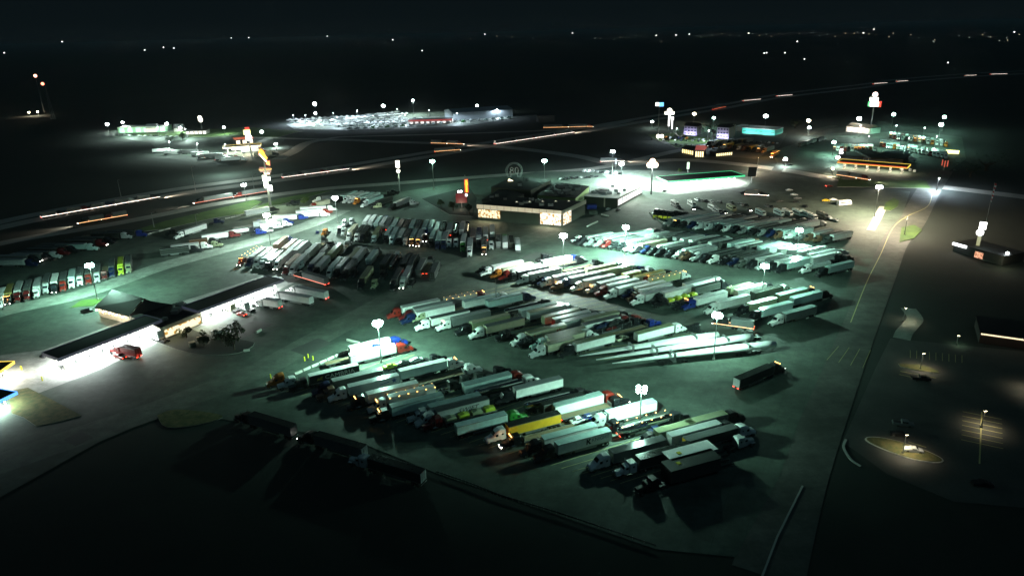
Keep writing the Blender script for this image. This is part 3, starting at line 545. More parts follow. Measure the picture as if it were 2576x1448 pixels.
r = hall('roadside_building', (2396, 632), (2520, 668), 612, 14, 'dim long building by the flagpole on the right, one lit panel', simple('dim_wall', (.03, .032, .03), .8), MT['roofdark'])
m = MB(); m.box(0, r[3] * .28, -1.2, -.3, r[4] - .5, r[4] + .6, emis('tube_sign', (.95, .97, 1), 4)); m.build('sign_panel', r[0]); m = MB(); m.box(r[3] * .46, r[3] * .62, -.35, -.1, .4, r[4] - .8, glow_window('warm_window', (1, .5, .3), (.3, .08, .03), 1.2, 1.2)); m.build('window', r[0])
lamp('POINT', 'porch_light', at(2528, 655, 4), 900, (1, .95, .6), .4); m = MB(); m.cyl((0, 0, 0), (0, 0, 5), .1, MT['steel'], 6); m.ball((0, 0, 5.2), .6, MT['lensw']); o = m.build('porch_lamp'); o.location = at(2528, 664); tag(o, 'small white globe lamp at the right end of the dim long building', 'lamp')
r = hall('strip_mall', (2462, 862), (2640, 888), 838, 16, 'building at the right edge with a long row of warm roof edge lamps', simple('dim_wall_b', (.02, .02, .02), .8), MT['roofdark'])
for k in range(30):
    m = MB(); m.box(-.28, .28, -.2, 0, -.22, .22, MT['lensy'] if 0 else emis('gutter_lamp', (1, .8, .5), 1.6)) if k == 0 else None
    if k == 0: gm = m.mesh('gutter_lamp')
    put('gutter_lamp', gm, r[0], None, (r[3] * (k + .5) / 30, -.4, r[4]))
lamp('AREA', 'wall_wash_light', r[1] + r[2] * r[3] * .3 + Vector((0, -2, 1)), 14, (1, .3, .1), (20, 1), (radians(100), 0, math.atan2(r[2].y, r[2].x)))

# ------------------------------------------------------------------ signs
def face(base, rz=None):                                   # turn a sign towards the shot
    return math.atan2(base.y, base.x) - pi / 2 if rz is None else rz
def pylon(base, label, cat='sign', post=.45, h=20, name='pylon_sign', mat='steel', lean=0):
    b = at(*base); t = empty(name, b, face(b) + lean, label, cat); m = MB(); m.cyl((0, 0, 0), (0, 0, h), post, MT[mat], 8, post * .7); m.build('pole', t); return t, b
SW = emis('sign_white', (1, 1, .95), 3.2); SY = emis('sign_yellow', (1, .55, .03), 2.2); SR = emis('sign_red', (1, .05, .02), 1.2); SG = emis('sign_green', (.1, 1, .3), 1.5); SB = emis('sign_blue', (.15, .5, 1), 2.2); SO = emis('sign_orange', (1, .55, .25), 3.0); DRED = emis('dim_red_panel', (.5, .01, .03), .25, .05); SC_ = emis('sign_cream', (1, .93, .75), 4)
def plate(t, name, x0, x1, z0, z1, mat, y=-.5, th=.5):
    m = MB(); m.box(x0, x1, y, y + th, z0, z1, mat); return m.build(name, t)
# the tall travel sign
b = at(681, 521); H = height_of(b, 374)
t, b = pylon((681, 521), 'very tall sign mast with orange figure, slanted arrow and white price panels', h=H * .80, post=.9)
k = H / 40.0
def sh(pts, name, mat, y0=-.7, y1=-.2, par=t):
    m = MB(); n = len(pts); vs = [(x * k, y0, z * k) for x, z in pts] + [(x * k, y1, z * k) for x, z in pts]
    m.add(vs, [tuple(range(n)), tuple(range(2 * n - 1, n - 1, -1))] + [(i, i + n, (i + 1) % n + n, (i + 1) % n) for i in range(n)], mat); return m.build(name, par)
sh([(-2.2, 39.6), (-.6, 40), (.8, 38.2), (1.2, 36), (2.6, 33.6), (1.5, 32.6), (.3, 34.2), (-.8, 36.2), (-2.6, 37.4)], 'figure_panel', SY)
sh([(-3.2, 37), (-2.1, 37.6), (2.6, 31.6), (3.8, 32), (3.5, 28.2), (.6, 29.4), (1.4, 30.5)], 'arrow_panel', SR, -.5, .1)
sh([(-2.7, 36.6), (-2.1, 36.9), (1.9, 31.4), (1.3, 30.9)], 'arrow_stripe', SC_, -.62, -.52); sh([(1.4, 31.3), (3.3, 31.4), (3.1, 28.7), (1.2, 29.9)], 'arrow_tip', SY, -.62, -.52)
sb = sh([(-3.6, 28), (3.6, 27.2), (3.6, 23.8), (-3.6, 24.6)], 'word_board', emis('board_red', (.6, .02, .02), .45, .1), -.5, .1)
lettering('TRUCKSTOP', 1.6 * k, SY, t, (0, -.56, 26 * k), (pi / 2, 0, 0), ext=.03, sx=.95, name='lettering'); sh([(-1.4, 24.1), (2.6, 23.6), (2.6, 22.4), (-1.2, 22.9)], 'small_board', SR, -.48, .1)
for x0, x1, z0, z1 in ((-2.6, .2, 18.7, 22.2), (.5, 2.4, 18.4, 21), (-2.1, .3, 13.6, 18.2), (-.6, 1.2, 11.6, 13.4), (.9, 2.8, 11.1, 15.2)): plate(t, 'price_panel', x0 * k, x1 * k, z0 * k, z1 * k, SW, -.6, .5)
lamp('POINT', 'sign_glow', b + Vector((0, -3, H * .42)), 45000, (.85, 1, .7), 1.5)
# two stacked panels on a mast
b = at(1006, 482); H = height_of(b, 404); t, b = pylon((1006, 482), 'white mast carrying an oblong lit panel above a round one', h=H * .75, post=.5); k = H
plate(t, 'lit_panel', -1.5, 1.3, H * .78, H, SC_); m = MB(); m.cyl((0, -.5, H * .67), (0, 0, H * .67), 1.35, SC_, 14); m.build('round_panel', t); lamp('POINT', 'sign_glow', b + Vector((0, -2, H * .5)), 900, (.8, 1, .7), 1)
# ring sign with the number of the highway
b = at(1294, 452); H = height_of(b, 408); t = empty('ring_sign', b, face(b), 'dim round ring sign with two red figures standing above the dark roofs', 'sign')
R_ = (H - height_of(b, 438)) * .5 + 2; zc = H - R_
m = MB(); n = 40
for rr, r2 in ((R_, R_ - .5), (R_ - 1.0, R_ - 1.4)):
    for i in range(n):
        a0, a1 = 2 * pi * i / n, 2 * pi * (i + 1) / n; m.add([(cos(a0) * rr, -.3, zc + sin(a0) * rr), (cos(a1) * rr, -.3, zc + sin(a1) * rr), (cos(a1) * r2, -.3, zc + sin(a1) * r2), (cos(a0) * r2, -.3, zc + sin(a0) * r2), (cos(a0) * rr, .2, zc + sin(a0) * rr), (cos(a1) * rr, .2, zc + sin(a1) * rr), (cos(a1) * r2, .2, zc + sin(a1) * r2), (cos(a0) * r2, .2, zc + sin(a0) * r2)], [(0, 3, 2, 1), (4, 5, 6, 7), (0, 1, 5, 4), (3, 7, 6, 2)], emis('ring_dim', (.55, .7, .6), .04, .1) if i == 0 and rr == R_ else m.mats[0])
m.build('ring', t); m = MB(); m.cyl((-R_ * .4, .1, 0), (-R_ * .4, .1, zc), .25, MT['steel'], 6); m.cyl((R_ * .4, .1, 0), (R_ * .4, .1, zc), .25, MT['steel'], 6); m.build('pole', t)
lettering('80', R_ * 1.15, emis('dim_red_number', (.6, .1, .08), .05, .15), t, (0, -.4, zc), (pi / 2, 0, 0), ext=.05)
# neon figure, red board, yellow bar
b = at(1174, 486); H = height_of(b, 449); t, b = pylon((1174, 488), 'upright red and yellow neon sign in front of the shop', h=H * .4, post=.3, name='neon_sign')
plate(t, 'red_backing', -1.3, 1.3, H * .1, H, SR, -.4, .5); plate(t, 'yellow_figure', -.65, .65, H * .14, H * .96, SY, -.62, .2); plate(t, 'yellow_figure', -1.0, 1.0, H * .62, H * .8, SY, -.6, .18)
b = at(1165, 522); t, b = pylon((1162, 524), 'dark red board with three white globes above the shop entrance', h=6, post=.3, name='entrance_sign')
plate(t, 'board', -3.6, 3.4, 3.6, 9.6, DRED); 
for x, z in ((-1.6, 11), (0, 11.1), (3.2, 8.6)): m = MB(); m.ball((x, -.9, z), .85, SW); m.build('globe', t)
lamp('POINT', 'entrance_light', b + Vector((0, -4, 3)), 900, (1, .7, .5), .8)
b = at(1302, 487); t, b = pylon((1300, 487), 'slanted yellow white light bar above the dark diner roof', h=9, post=.3, name='light_bar', cat='light'); sh([(-4.4, 14.6), (-3.6, 16.2), (4.4, 10.8), (3.6, 9.2)], 'bar', SC_, par=t) if 0 else None
hb0 = height_of(b, 452); m = MB(); m.cyl((-5.5, -.3, hb0), (5.5, -.3, hb0 - 5.5), .9, emis('bar_glow', (1, .86, .5), 4), 10); m.build('bar', t); lamp('POINT', 'bar_light', b + Vector((0, -3, hb0 - 3)), 700, WARM, 1)
# three lobed lit sign
b = at(1638, 489); H = height_of(b, 399); t, b = pylon((1638, 489), 'tall dark mast topped by a three lobed orange rimmed white sign', h=H - 5, post=.5, mat='dark')
for x, z, r in ((0, H - 1.9, 1.9), (-1.9, H - 4.1, 1.8), (1.9, H - 4.1, 1.8)):
    m = MB(); m.cyl((x, .05, z), (x, .3, z), r * 1.12, emis('orange_rim', (1, .35, .08), 1.5), 18); m.build('rim', t); m = MB(); m.cyl((x, -.5, z), (x, 0, z), r, SC_, 18); m.build('lobe', t)
batwing(lamp('POINT', 'sign_glow', b + Vector((0, -2, H - 5)), 130000, (.8, 1, .85), 1.0))
# far signs
def farsign(base, topy, label, parts, post=.5, glow=0, gc=WHITE, name='pylon_sign'):
    b = at(*base); H = height_of(b, topy); px = (b - cam.location).length / FPX; t, b = pylon(base, label, h=H - 1, post=post, name=name)
    for nm, x0, x1, y0, y1, mat in parts:           # offsets in survey units from the top centre
        if nm.startswith('round'): m = MB(); m.cyl(((x0 + x1) / 2 * px, -.6, H - (y0 + y1) / 2 * px), ((x0 + x1) / 2 * px, 0, H - (y0 + y1) / 2 * px), (x1 - x0) / 2 * px, mat, 14); m.build(nm, t)
        else: plate(t, nm, x0 * px, x1 * px, H - y1 * px, H - y0 * px, mat)
    if glow: lamp('POINT', 'sign_glow', b + Vector((0, -4, H * .6)), glow, gc, 2)
farsign((1682, 326), 272, 'white lit tree shaped sign on a white pole by the highway', [('round_panel', -6, 6, 0, 12, SC_), ('panel', -11, 11, 8, 15, SC_), ('post_panel', -2, 2, 15, 42, SW)], glow=5000)
farsign((1690, 328), 294, 'small white upright sign beside the tree shaped sign', [('panel', -3, 3, 0, 7, SW), ('post_panel', -1.4, 1.4, 7, 28, SW)])
farsign((1655, 345), 258, 'mast with a white panel beside a blue panel', [('panel', -9, -1, 0, 8, SW), ('blue_panel', 0, 10, 0, 9, SB)], .35)
farsign((1660, 352), 338, 'low pair of round white signs on the dark verge', [('round_panel', -9, 0, 0, 9, SC_), ('round_panel', 0, 9, 0, 9, SC_)])
farsign((2190, 322), 232, 'stacked red, white and green lit sign on the tall mast at upper right', [('round_top', -6, 5, 0, 10, emis('pinkwhite', (1, .75, .7), 3)), ('panel', -10, 7, 11, 19, SC_), ('panel', -8, 9, 20, 30, SC_), ('green_end', -12, -8.1, 20, 30, SG), ('red_end', 9.1, 14, 19, 31, SR)], .6)
farsign((509, 330), 291, 'white lit upright oval sign behind the small bright restaurant', [('round_panel', -5, 4, 0, 9, SC_), ('round_panel', -4.5, 5, 5, 14, SC_)])
farsign((356, 320), 299, 'small round sign high behind the green lit shops', [('round_panel', -3, 3, 0, 6, SC_)]) if 0 else None
farsign((633, 392), 320, 'stack of yellow and white lit panels on a dark mast at the western fuel station', [('red_top', -6, 4, 0, 5, SR), ('panel', -10, 5, 6, 17, emis('yw', (1, .9, .35), 3)), ('round_panel', -8, 7, 16, 31, SW)], .6)
farsign((2114, 400), 374, 'slim white sign left of the yellow canopy', [('panel', -3, 3, 0, 5, SW), ('panel', -4.5, 4, 7, 13, SW), ('panel', -3, 3, 14, 24, SW)], .3)
farsign((1730, 436), 408, 'slim green white sign behind the green edged canopy', [('panel', -3, 3, 0, 16, emis('gw', (.7, 1, .7), 1.6))], .3)
farsign((1549, 424), 400, 'small blue white sign left of the three lobed sign', [('panel', -2, 2, 0, 12, emis('bluew', (.4, .6, 1), 1.0))], .2)
farsign((1890, 460), 420, 'big unlit dark sign board on a leaning post', [('board', -9, 9, 0, 22, MT['dark'])], .4)
farsign((2395, 386), 378, 'small yellow lit canopy at the far right end of the truck park', [('bar', -12, 12, 0, 7, emis('ybar', (1, .9, .3), 4))], .5)
farsign((2374, 428), 402, 'red lit panels on the back of a sign right of the yellow station', [('panel', -6, -4, 0, 12, emis('redslot', (1, .15, .08), .6)), ('panel', -1, 1, 2, 15, emis('redslot_b', (1, .15, .08), .6)), ('panel', 4, 6, 1, 14, emis('redslot_c', (1, .15, .08), .6))], .3)
farsign((2455, 640), 558, 'bright double panel roadside sign above the dim long building', [('panel', -5, 8, 0, 15, SW), ('round_panel', -8, 6, 15, 30, SW), ('pole_panel', -3.5, 3, 31, 58, emis('dimpole', (.7, .65, .3), .5))], .5, 500)
farsign((1172, 500), 440, 'thin pale mast rising behind the neon sign', [('tip', -1, 1, 0, 6, MT['kerb'])], .2, name='mast')
# beacon tower
b = at(134, 300); t = empty('radio_tower', b, 0, 'faint radio tower with two red beacons at the far left', 'tower'); h1, h2 = height_of(b, 211), height_of(b, 190)
m = MB(); [m.cyl((sx * 3, sy * 3, 0), (0, 0, h1), .4, MT['steel'], 5, .2) for sx, sy in ((1, 0), (-.5, .87), (-.5, -.87))]; m.build('mast', t); m = MB(); m.ball((-3, 0, h1), 2.2, emis('beacon', (1, .25, .15), 5)); m.build('beacon', t)
b = at(112, 285); t = empty('radio_tower', b, 0, 'second faint tower, its red beacon higher and further left', 'tower'); h2 = height_of(b, 191); m = MB(); m.cyl((0, 0, 0), (0, 0, h2), .7, MT['steel'], 5, .3); m.build('mast', t); m = MB(); m.ball((0, 0, h2), 2.4, emis('beacon_b', (1, .4, .25), 6)); m.build('beacon', t)
# flagpole with a drooping flag
b = at(2467, 622); H = height_of(b, 458); t = empty('flagpole', b, face(b), 'tall flagpole with a limp striped flag on the dark right side', 'flagpole'); m = MB(); m.cyl((0, 0, 0), (0, 0, H), .16, MT['steel'], 8, .08); m.ball((0, 0, H), .25, MT['chrome']); m.build('pole', t)
m = MB(); n = 10
for i in range(n):
    z0, z1 = H - .5 - i * .9, H - .5 - (i + 1) * .9; w0 = .9 - .05 * i; dx = .12 * sin(i * 1.3)
    m.add([(.1, 0, z0), (w0 + dx, .25 * sin(i), z0 - .3), (w0 + dx, .25 * sin(i + 1), z1 - .3), (.1, 0, z1)], [(0, 1, 2, 3)], simple('flag_red', (.5, .05, .05), .8) if i == 0 else (m.mats[0] if i % 2 == 0 else (m.mats[1] if len(m.mats) > 1 else simple('flag_white', (.75, .75, .75), .8))))
m.build('flag', t); lamp('SPOT', 'flag_light', b + Vector((-1, -6, .5)), 900, WHITE, .3, (radians(165), 0, 0), spot_size=radians(30))

# faint lamps scattered over the plain, measured one by one
FAR = [(160, 120), (242, 116), (320, 117), (367, 142), (414, 135), (440, 137), (443, 115), (477, 107), (500, 112), (530, 111), (628, 105), (658, 104), (716, 104), (690, 103), (797, 104), (825, 106), (858, 102), (870, 101), (903, 118), (969, 116), (989, 115), (1011, 99), (1022, 98), (1063, 142), (1184, 106), (1220, 101),
       (1288, 100), (1370, 97), (1405, 117), (1430, 117), (1440, 98), (1497, 104), (1510, 104), (1600, 97), (1663, 112), (1733, 101), (1762, 99), (1790, 96), (1815, 92), (1860, 98), (1882, 99), (1893, 93), (1910, 97), (1927, 94), (1958, 93), (2004, 120), (2010, 92), (2040, 90), (1973, 148), (2022, 164), (1921, 149), (1927, 148), (2148, 92), (2156, 89), (2185, 94), (2196, 90), (2246, 92),
       (2346, 112), (2351, 109), (2348, 114), (2382, 174), (2411, 98), (2470, 96), (2512, 111), (2533, 110), (2548, 98), (2562, 96), (1340, 104), (1250, 98), (752, 106), (584, 108), (1120, 104), (2290, 96), (2080, 94), (2125, 92), (1700, 103), (1560, 102), (2437, 103), (15, 150), (1545, 107), (1650, 104), (1835, 97), (1940, 99), (2060, 98), (2100, 100), (2170, 99), (2235, 101), (2310, 104), (2490, 102), (2530, 104)]
fm = {}
for c in range(3):
    m = MB(); m.cyl((0, 0, -9), (0, 0, -.6), .12, MT['steel'], 5); m.ball((0, 0, 0), 1, emis('far_lamp_%d' % c, [(1, 1, 1), (1, .85, .6), (.8, 1, .9)][c], [5, 2.2, 1.4][c]), 6, 4, .8); fm[c] = m.mesh('far_lamp')
for i, (x, y) in enumerate(FAR):
    hl = HY - ROLL * (x - 1288); y = max(y, hl + 14); p = at(x, y); s = p.length * (.0008 if i % 5 == 0 or y > 130 else .0004)
    o = put('far_street_lamp', fm[0 if y > 130 or i % 5 == 0 else 1 + i % 2], None, None, (p.x, p.y, 9 * s)); o.scale = (s, s, s)
    tag(o, 'tiny far off lamp, one of the scattered points near the dark horizon', 'street lamp', 'lamps scattered over the distant plain')

# ------------------------------------------------------------------ trees, bollards, kerb blocks, barriers
def tree(c, h, r, label, leaf='leaf', n=420, seed=1, cat='tree', name='tree', group=None):
    rg = random.Random(seed); t = empty(name, c, rg.uniform(0, 6), label, cat, group)
    m = MB(); m.cyl((0, 0, 0), (0, 0, h * .45), r * .1, MT['bark'], 7, r * .06)
    for k in range(5): a = k * 1.26; m.cyl((0, 0, h * .3), (cos(a) * r * .6, sin(a) * r * .6, h * .7), r * .045, MT['bark'], 5, .02)
    m.build('trunk', t); m = MB(); cl = [(rg.gauss(0, r * .42), rg.gauss(0, r * .42), h * rg.uniform(.42, .88), rg.uniform(.3, .5) * r) for _ in range(9)]
    for _ in range(n):
        cx, cy, cz, cr = rg.choice(cl); v = Vector((rg.gauss(0, 1), rg.gauss(0, 1), rg.gauss(0, 1))).normalized() * cr * rg.uniform(.6, 1.1); p = Vector((cx, cy, cz)) + v
        u = Vector((rg.gauss(0, 1), rg.gauss(0, 1), rg.gauss(0, 1))).normalized() * rg.uniform(.2, .45); q = u.orthogonal().normalized() * rg.uniform(.2, .4); m.add([p - u, p + q, p + u, p - q], [(0, 1, 2, 3)], MT[leaf])
    m.build('crown', t); return t
TR = [((590, 880), 7, 3.2, 'dark round tree at the right end of the planted island by the fuel shop'), ((560, 862), 6, 2.8, 'dark bushy tree behind the white crate on the planted island'), ((515, 868), 5, 2.4, 'low dark tree in the middle of the planted island'), ((470, 850), 4, 2.2, 'dark shrubby tree at the left end of the planted island'), ((600, 858), 8, 2.6, 'taller dark tree at the back right of the planted island'),
      ((1180, 540), 7, 3, 'dark tree left of the shop display window'), ((1140, 530), 6, 3, 'dark tree beside the red entrance board'), ((1110, 520), 5, 2.6, 'smaller dark tree at the left of the shop garden'), ((1795, 345), 14, 8, 'big dark tree between the two motels'), ((1782, 345), 12, 6, 'dark tree against the left motel'), ((1710, 352), 9, 12, 'broad dark thicket left of the motels'),
      ((2000, 322), 10, 6, 'dim tree behind the teal building'), ((460, 352), 8, 5, 'dark tree in front of the green lit shops'), ((430, 358), 6, 6, 'dark tree cluster left of the parked white trailers'), ((2120, 400), 6, 3, 'dark tree at the left end of the yellow station'), ((2480, 430), 12, 14, 'broad black wood edge right of the junction'), ((2440, 445), 9, 9, 'black thicket right of the yellow station')]
for i, q in enumerate(TR): tree(at(*q[0]), q[1], q[2], q[3], seed=i)
for i, (x, y, l) in enumerate([(772, 505, 'yellow green lit bush left of the blue roofed vans'), (765, 512, 'yellow green lit bush on the verge below the tall sign'), (1710, 432, 'pale lit shrub behind the green edged canopy'), (2110, 452, 'small lit shrub at the left tip of the station verge')]): tree(at(x, y), 2.2, 2.4, l, 'leafg', 160, 40 + i, 'bush', 'bush')
m = MB(); m.prism([(q.x, q.y) for q in Dp(smooth([(380, 855), (440, 820), (500, 835), (560, 850), (640, 862), (600, 888), (520, 892), (450, 880), (380, 855)], 3))][:-1], .02, .17, MT['field'], MT['kerb']); tag(m.build('planted_island'), kind='structure')
m = MB(); m.prism([(q.x, q.y) for q in Dp(smooth([(395, 1045), (440, 1030), (530, 1038), (560, 1050), (500, 1068), (420, 1075), (395, 1045)], 3))][:-1], -.02, .15, MT['drygrass'], MT['kerb']); tag(m.build('verge_island'), kind='structure')
def boll(p, label, col=(.7, .65, .03)): m = MB(); m.cyl((0, 0, 0), (0, 0, 1.5), .22, MT['paint'], 10); m.ball((0, 0, 1.5), .22, MT['paint'], 10, 4, .5); o = m.build('bollard', None, col); o.location = p; tag(o, label, 'bollard', 'yellow bollards')
for (z, x, y), l in [(('a1', 750, 465), 'yellow bollard, left one of the three together'), (('a1', 800, 420), 'yellow bollard, far one of the three together'), (('a1', 870, 455), 'yellow bollard, right one of the three together'), (('a1', 262, 715), 'yellow bollard beside the orange tractor')]: boll(Z(z, x, y), l)
for x, y, l in [(55, 930, 'yellow bollard by the small yellow canopy'), (107, 957, 'yellow bollard on the pale forecourt edge')]: boll(at(x, y), l)
kb = MB(); kb.loft([(-1.7, .32, 0, .8, .2), (1.7, .32, 0, .8, .2)], MT['kerb']); kbm = kb.mesh('concrete_block')
def blocks(a, b, n, where, L=3.4):
    for k in range(n):
        p = a.lerp(b, (k + .5) / n); d = b - a; o = put('concrete_block', kbm, None, None, p, math.atan2(d.y, d.x)); o.scale = ((b - a).length / n / L * .86, 1, 1)
        tag(o, 'concrete block, %s in the line %s' % (ORD[k], where), 'barrier block', 'concrete barrier blocks')
ORD = ['first', 'second', 'third', 'fourth', 'fifth', 'sixth', 'seventh', 'eighth', 'ninth', 'tenth', 'eleventh', 'twelfth', 'thirteenth', 'fourteenth', 'fifteenth', 'sixteenth', 'seventeenth', 'eighteenth', 'nineteenth', 'twentieth', 'twenty-first', 'twenty-second', 'twenty-third', 'twenty-fourth', 'twenty-fifth', 'twenty-sixth', 'twenty-seventh', 'twenty-eighth', 'twenty-ninth', 'thirtieth', 'thirty-first', 'thirty-second', 'thirty-third', 'thirty-fourth', 'thirty-fifth', 'thirty-sixth']
blocks(Z('a1', 600, 670), Z('a1', 1390, 320), 7, 'behind the orange tractor'); blocks(Z('a1', 1340, 170), Z('a1', 1550, 225), 1, 'at the far corner of the nearest block')
blocks(at(366, 592), at(430, 575), 4, 'right of the dark blue tractor by the verge'); blocks(at(566, 551), at(620, 540), 4, 'left of the trailer under the tall sign')
blocks(at(612, 884), at(630, 882), 1, 'on the corner of the planted island'); blocks(at(645, 838), at(658, 830), 1, 'north of the planted island')
blocks(at(1476, 571), at(1504, 558), 4, 'in front of the bright corner window'); blocks(Z('e5', 150, 240), Z('e5', 300, 360), 6, 'left of the yellow barriers'); blocks(at(1512, 540), at(1532, 545), 2, 'in the green lit corner right of the shop')
# bins and crates
def crate(p, rz, sx, sy, sz, col, label, name='crate', cat='crate'):
    t = empty(name, p, rz, label, cat); m = MB(); m.box(-sx / 2, sx / 2, -sy / 2, sy / 2, .1, sz, MT['corr']); m.build('box', t, col); m = MB(); m.box(-sx / 2 - .05, sx / 2 + .05, -sy / 2 - .05, sy / 2 + .05, sz + .003, sz + .08, MT['paint']); m.build('lid', t, tuple(c * .8 for c in col)); m = MB(); [m.box(x - .1, x + .1, y - .1, y + .1, 0, .1, MT['dark']) for x in (-sx * .4, sx * .4) for y in (-sy * .4, sy * .4)]; m.build('foot', t)
crate(Z('m3', 1750, 730), radians(5), 6, 3, 2.6, (.03, .06, .45), 'blue skip beside the service shop wall', 'skip', 'skip'); crate(Z('m3', 1765, 800), radians(5), 5, 3, 2.4, (.04, .05, .04), 'dark skip below the blue skip', 'skip', 'skip')
crate(at(548, 848), radians(60), 3.5, 2.6, 2.8, (.55, .6, .55), 'pale utility cabinet among the trees of the planted island', 'cabinet', 'cabinet'); crate(at(512, 875) if 0 else at(298, 872) + Vector((0, 0, 0)), radians(30), 0.8, .8, 1.4, (.4, .4, .4), 'waste bin at the edge of the lower canopy', 'bin', 'bin')
for x, y, l in ((485, 872, 'small dark cabinet left on the planted island'), (506, 860, 'small olive cabinet beside the warm lit wall'), (462, 846, 'dark heap box at the left tip of the planted island')): crate(at(x, y), radians(40), 2, 1.8, 1.9, (.1, .11, .08), l, 'cabinet', 'cabinet')
# long kerbs and the low wall on the dark ground below
struct('kerb', ribbon([at(2019, 1222), at(1990, 1280), at(1955, 1350), at(1915, 1455)], .4, -.03, MT['kerb'], None, .2))
struct('footpath_kerb', ribbon(Dp(smooth([(2128, 1105), (2122, 1125), (2140, 1155), (2165, 1172)])), .6, -.03, MT['kerb'], None, .2))
gd = MB(); L1 = Dp([(1098, 1190), (1180, 1218), (1260, 1250), (1400, 1292), (1650, 1376)]); ribbon(L1, .1, .45, MT['dark'], gd, .28); go = empty('guard_rail', L1[0] * 0, 0, 'low dull guard rail running across the dark ground below the nearest block', 'guard rail'); gd.build('rail', go)
m = MB()
for a, b in zip(L1, L1[1:]):
    for k in range(9): p = a.lerp(b, k / 9); m.box(p.x - .08, p.x + .08, p.y + .07, p.y + .2, 0, .75, MT['steel'])
m.build('post', go)
struct('concrete_strip', ribbon([at(2222, 520), at(2204, 555), at(2190, 580)], 4.2, .02, MT['kerb'], None, .1))

# ------------------------------------------------------------------ vehicle meshes (nose towards +X, trailer centred on the origin)
CO = dict(W=(.82, .82, .8), C=(.62, .58, .42), S=(.52, .54, .54), G=(.16, .17, .17), K=(.012, .013, .015), R=(.2, .016, .01), M=(.12, .012, .012), B=(.01, .028, .2), N=(.006, .014, .055), O=(.45, .15, .02), Y=(.62, .42, .02),
          E=(.035, .22, .035), T=(.58, .75, .73), L=(.5, .6, .05), D=(.05, .055, .05), H=(.3, .33, .2), U=(.13, .07, .04), P=(.6, .42, .38), A=(.35, .3, .1), V=(.85, .46, .03))
CN = dict(W='white', C='cream', S='silver', G='grey', K='black', R='red', M='maroon', B='blue', N='navy', O='orange', Y='yellow', E='green', T='teal', L='lime yellow', D='dark', H='olive', U='brown', P='pinkish', A='tan', V='golden yellow')
_mc = {}
def cached(key, fn):
    if key not in _mc: _mc[key] = fn()
    return _mc[key]
def wheel_mesh(dual=False):
    m = MB(); w_ = .62 if dual else .32
    m.cyl((0, -w_ / 2, 0), (0, w_ / 2, 0), .52, MT['rubber'], 14); m.cyl((0, -w_ / 2 - .015, 0), (0, w_ / 2 + .015, 0), .29, MT['chrome'], 10); m.cyl((0, -w_ / 2 - .06, 0), (0, w_ / 2 + .06, 0), .1, MT['dark'], 6); return m.mesh('wheel')
def van_box(L, W=2.6, z0=1.2, z1=4.08, mat='side'):
    m = MB(); m.box(-L / 2, L / 2, -W / 2, W / 2, z0, z1, MT[mat])
    for s in (-1, 1):
        m.box(-L / 2, L / 2, s * W / 2 - .03, s * W / 2 + .03, z0 - .02, z0 + .16, MT['steel']); m.box(-L / 2, L / 2, s * W / 2 - .03, s * W / 2 + .03, z1 - .12, z1 + .02, MT['steel'])
    return m.mesh('trailer_box')
def van_roof(L, W=2.6, z=4.08): m = MB(); m.loft([(-L / 2, W / 2 - .04, z + .004, z + .05, .02), (L / 2, W / 2 - .04, z + .004, z + .05, .02)], MT['roof']); return m.mesh('roof')
def rear_door(L, W=2.6, z0=1.2, z1=4.0):
    m = MB(); m.box(-L / 2 - .05, -L / 2 - .005, -W / 2 + .12, -.02, z0 + .1, z1 - .1, MT['paint']); m.box(-L / 2 - .05, -L / 2 - .005, .02, W / 2 - .12, z0 + .1, z1 - .1, MT['paint'])
    for y in (-.5, .5): m.cyl((-L / 2 - .09, y, z0 + .1), (-L / 2 - .09, y, z1 - .1), .025, MT['steel'], 5)
    m.box(-L / 2 - .04, -L / 2 + .1, -W / 2, W / 2, .55, .68, MT['steel']); return m.mesh('rear_door')
def undercarriage(L):
    m = MB(); [m.box(-L / 2 + .3, L / 2 - 3, y - .06, y + .06, .95, 1.19, MT['dark']) for y in (-.5, .5)]; [m.box(L / 2 - 4.2, L / 2 - 4.0, y - .08, y + .08, .05, 1.18, MT['steel']) for y in (-.8, .8)]
    m.box(-L / 2 + .6, -L / 2 + 3.2, -.55, .55, .55, .93, MT['dark']); [m.box(-L / 2 + 4.5, L / 2 - 5, y - .02, y + .02, .45, 1.15, MT['steel']) for y in (-1.22, 1.22)]; return m.mesh('trailer_frame')
def tractor_frame(o):
    m = MB(); [m.box(o - 2.9, o + 5.2, y - .07, y + .07, .7, .98, MT['dark']) for y in (-.45, .45)]; m.cyl((o - 2.0, 0, .98), (o - 2.0, 0, 1.1), .45, MT['dark'], 10); [m.box(o - 2.6, o - .2, y - .3, y + .3, 1.1, 1.16, MT['dark']) for y in (-.95, .95)]; return m.mesh('tractor_frame')
def cab_aero(o):
    m = MB(); m.loft([(o, 1.22, .95, 3.75, .25), (o + .5, 1.24, .8, 3.95, .35), (o + 1.8, 1.24, .75, 3.9, .45), (o + 2.9, 1.2, .75, 3.35, .5), (o + 3.5, 1.15, .8, 2.45, .4), (o + 4.2, 1.08, .9, 1.95, .35), (o + 5.3, 1.0, .7, 1.75, .35), (o + 5.65, .95, .5, 1.45, .3)], MT['paint'])
    for s in (-1, 1): m.loft([(o + 3.9, .2, .9, 1.35, .1), (o + 4.4, .22, .95, 1.5, .15), (o + 5.4, .22, .55, 1.35, .15)], MT['paint']); m.v[-18:] = [(x, y + s * 1.0, z) for x, y, z in m.v[-18:]]
    return m.mesh('cab')
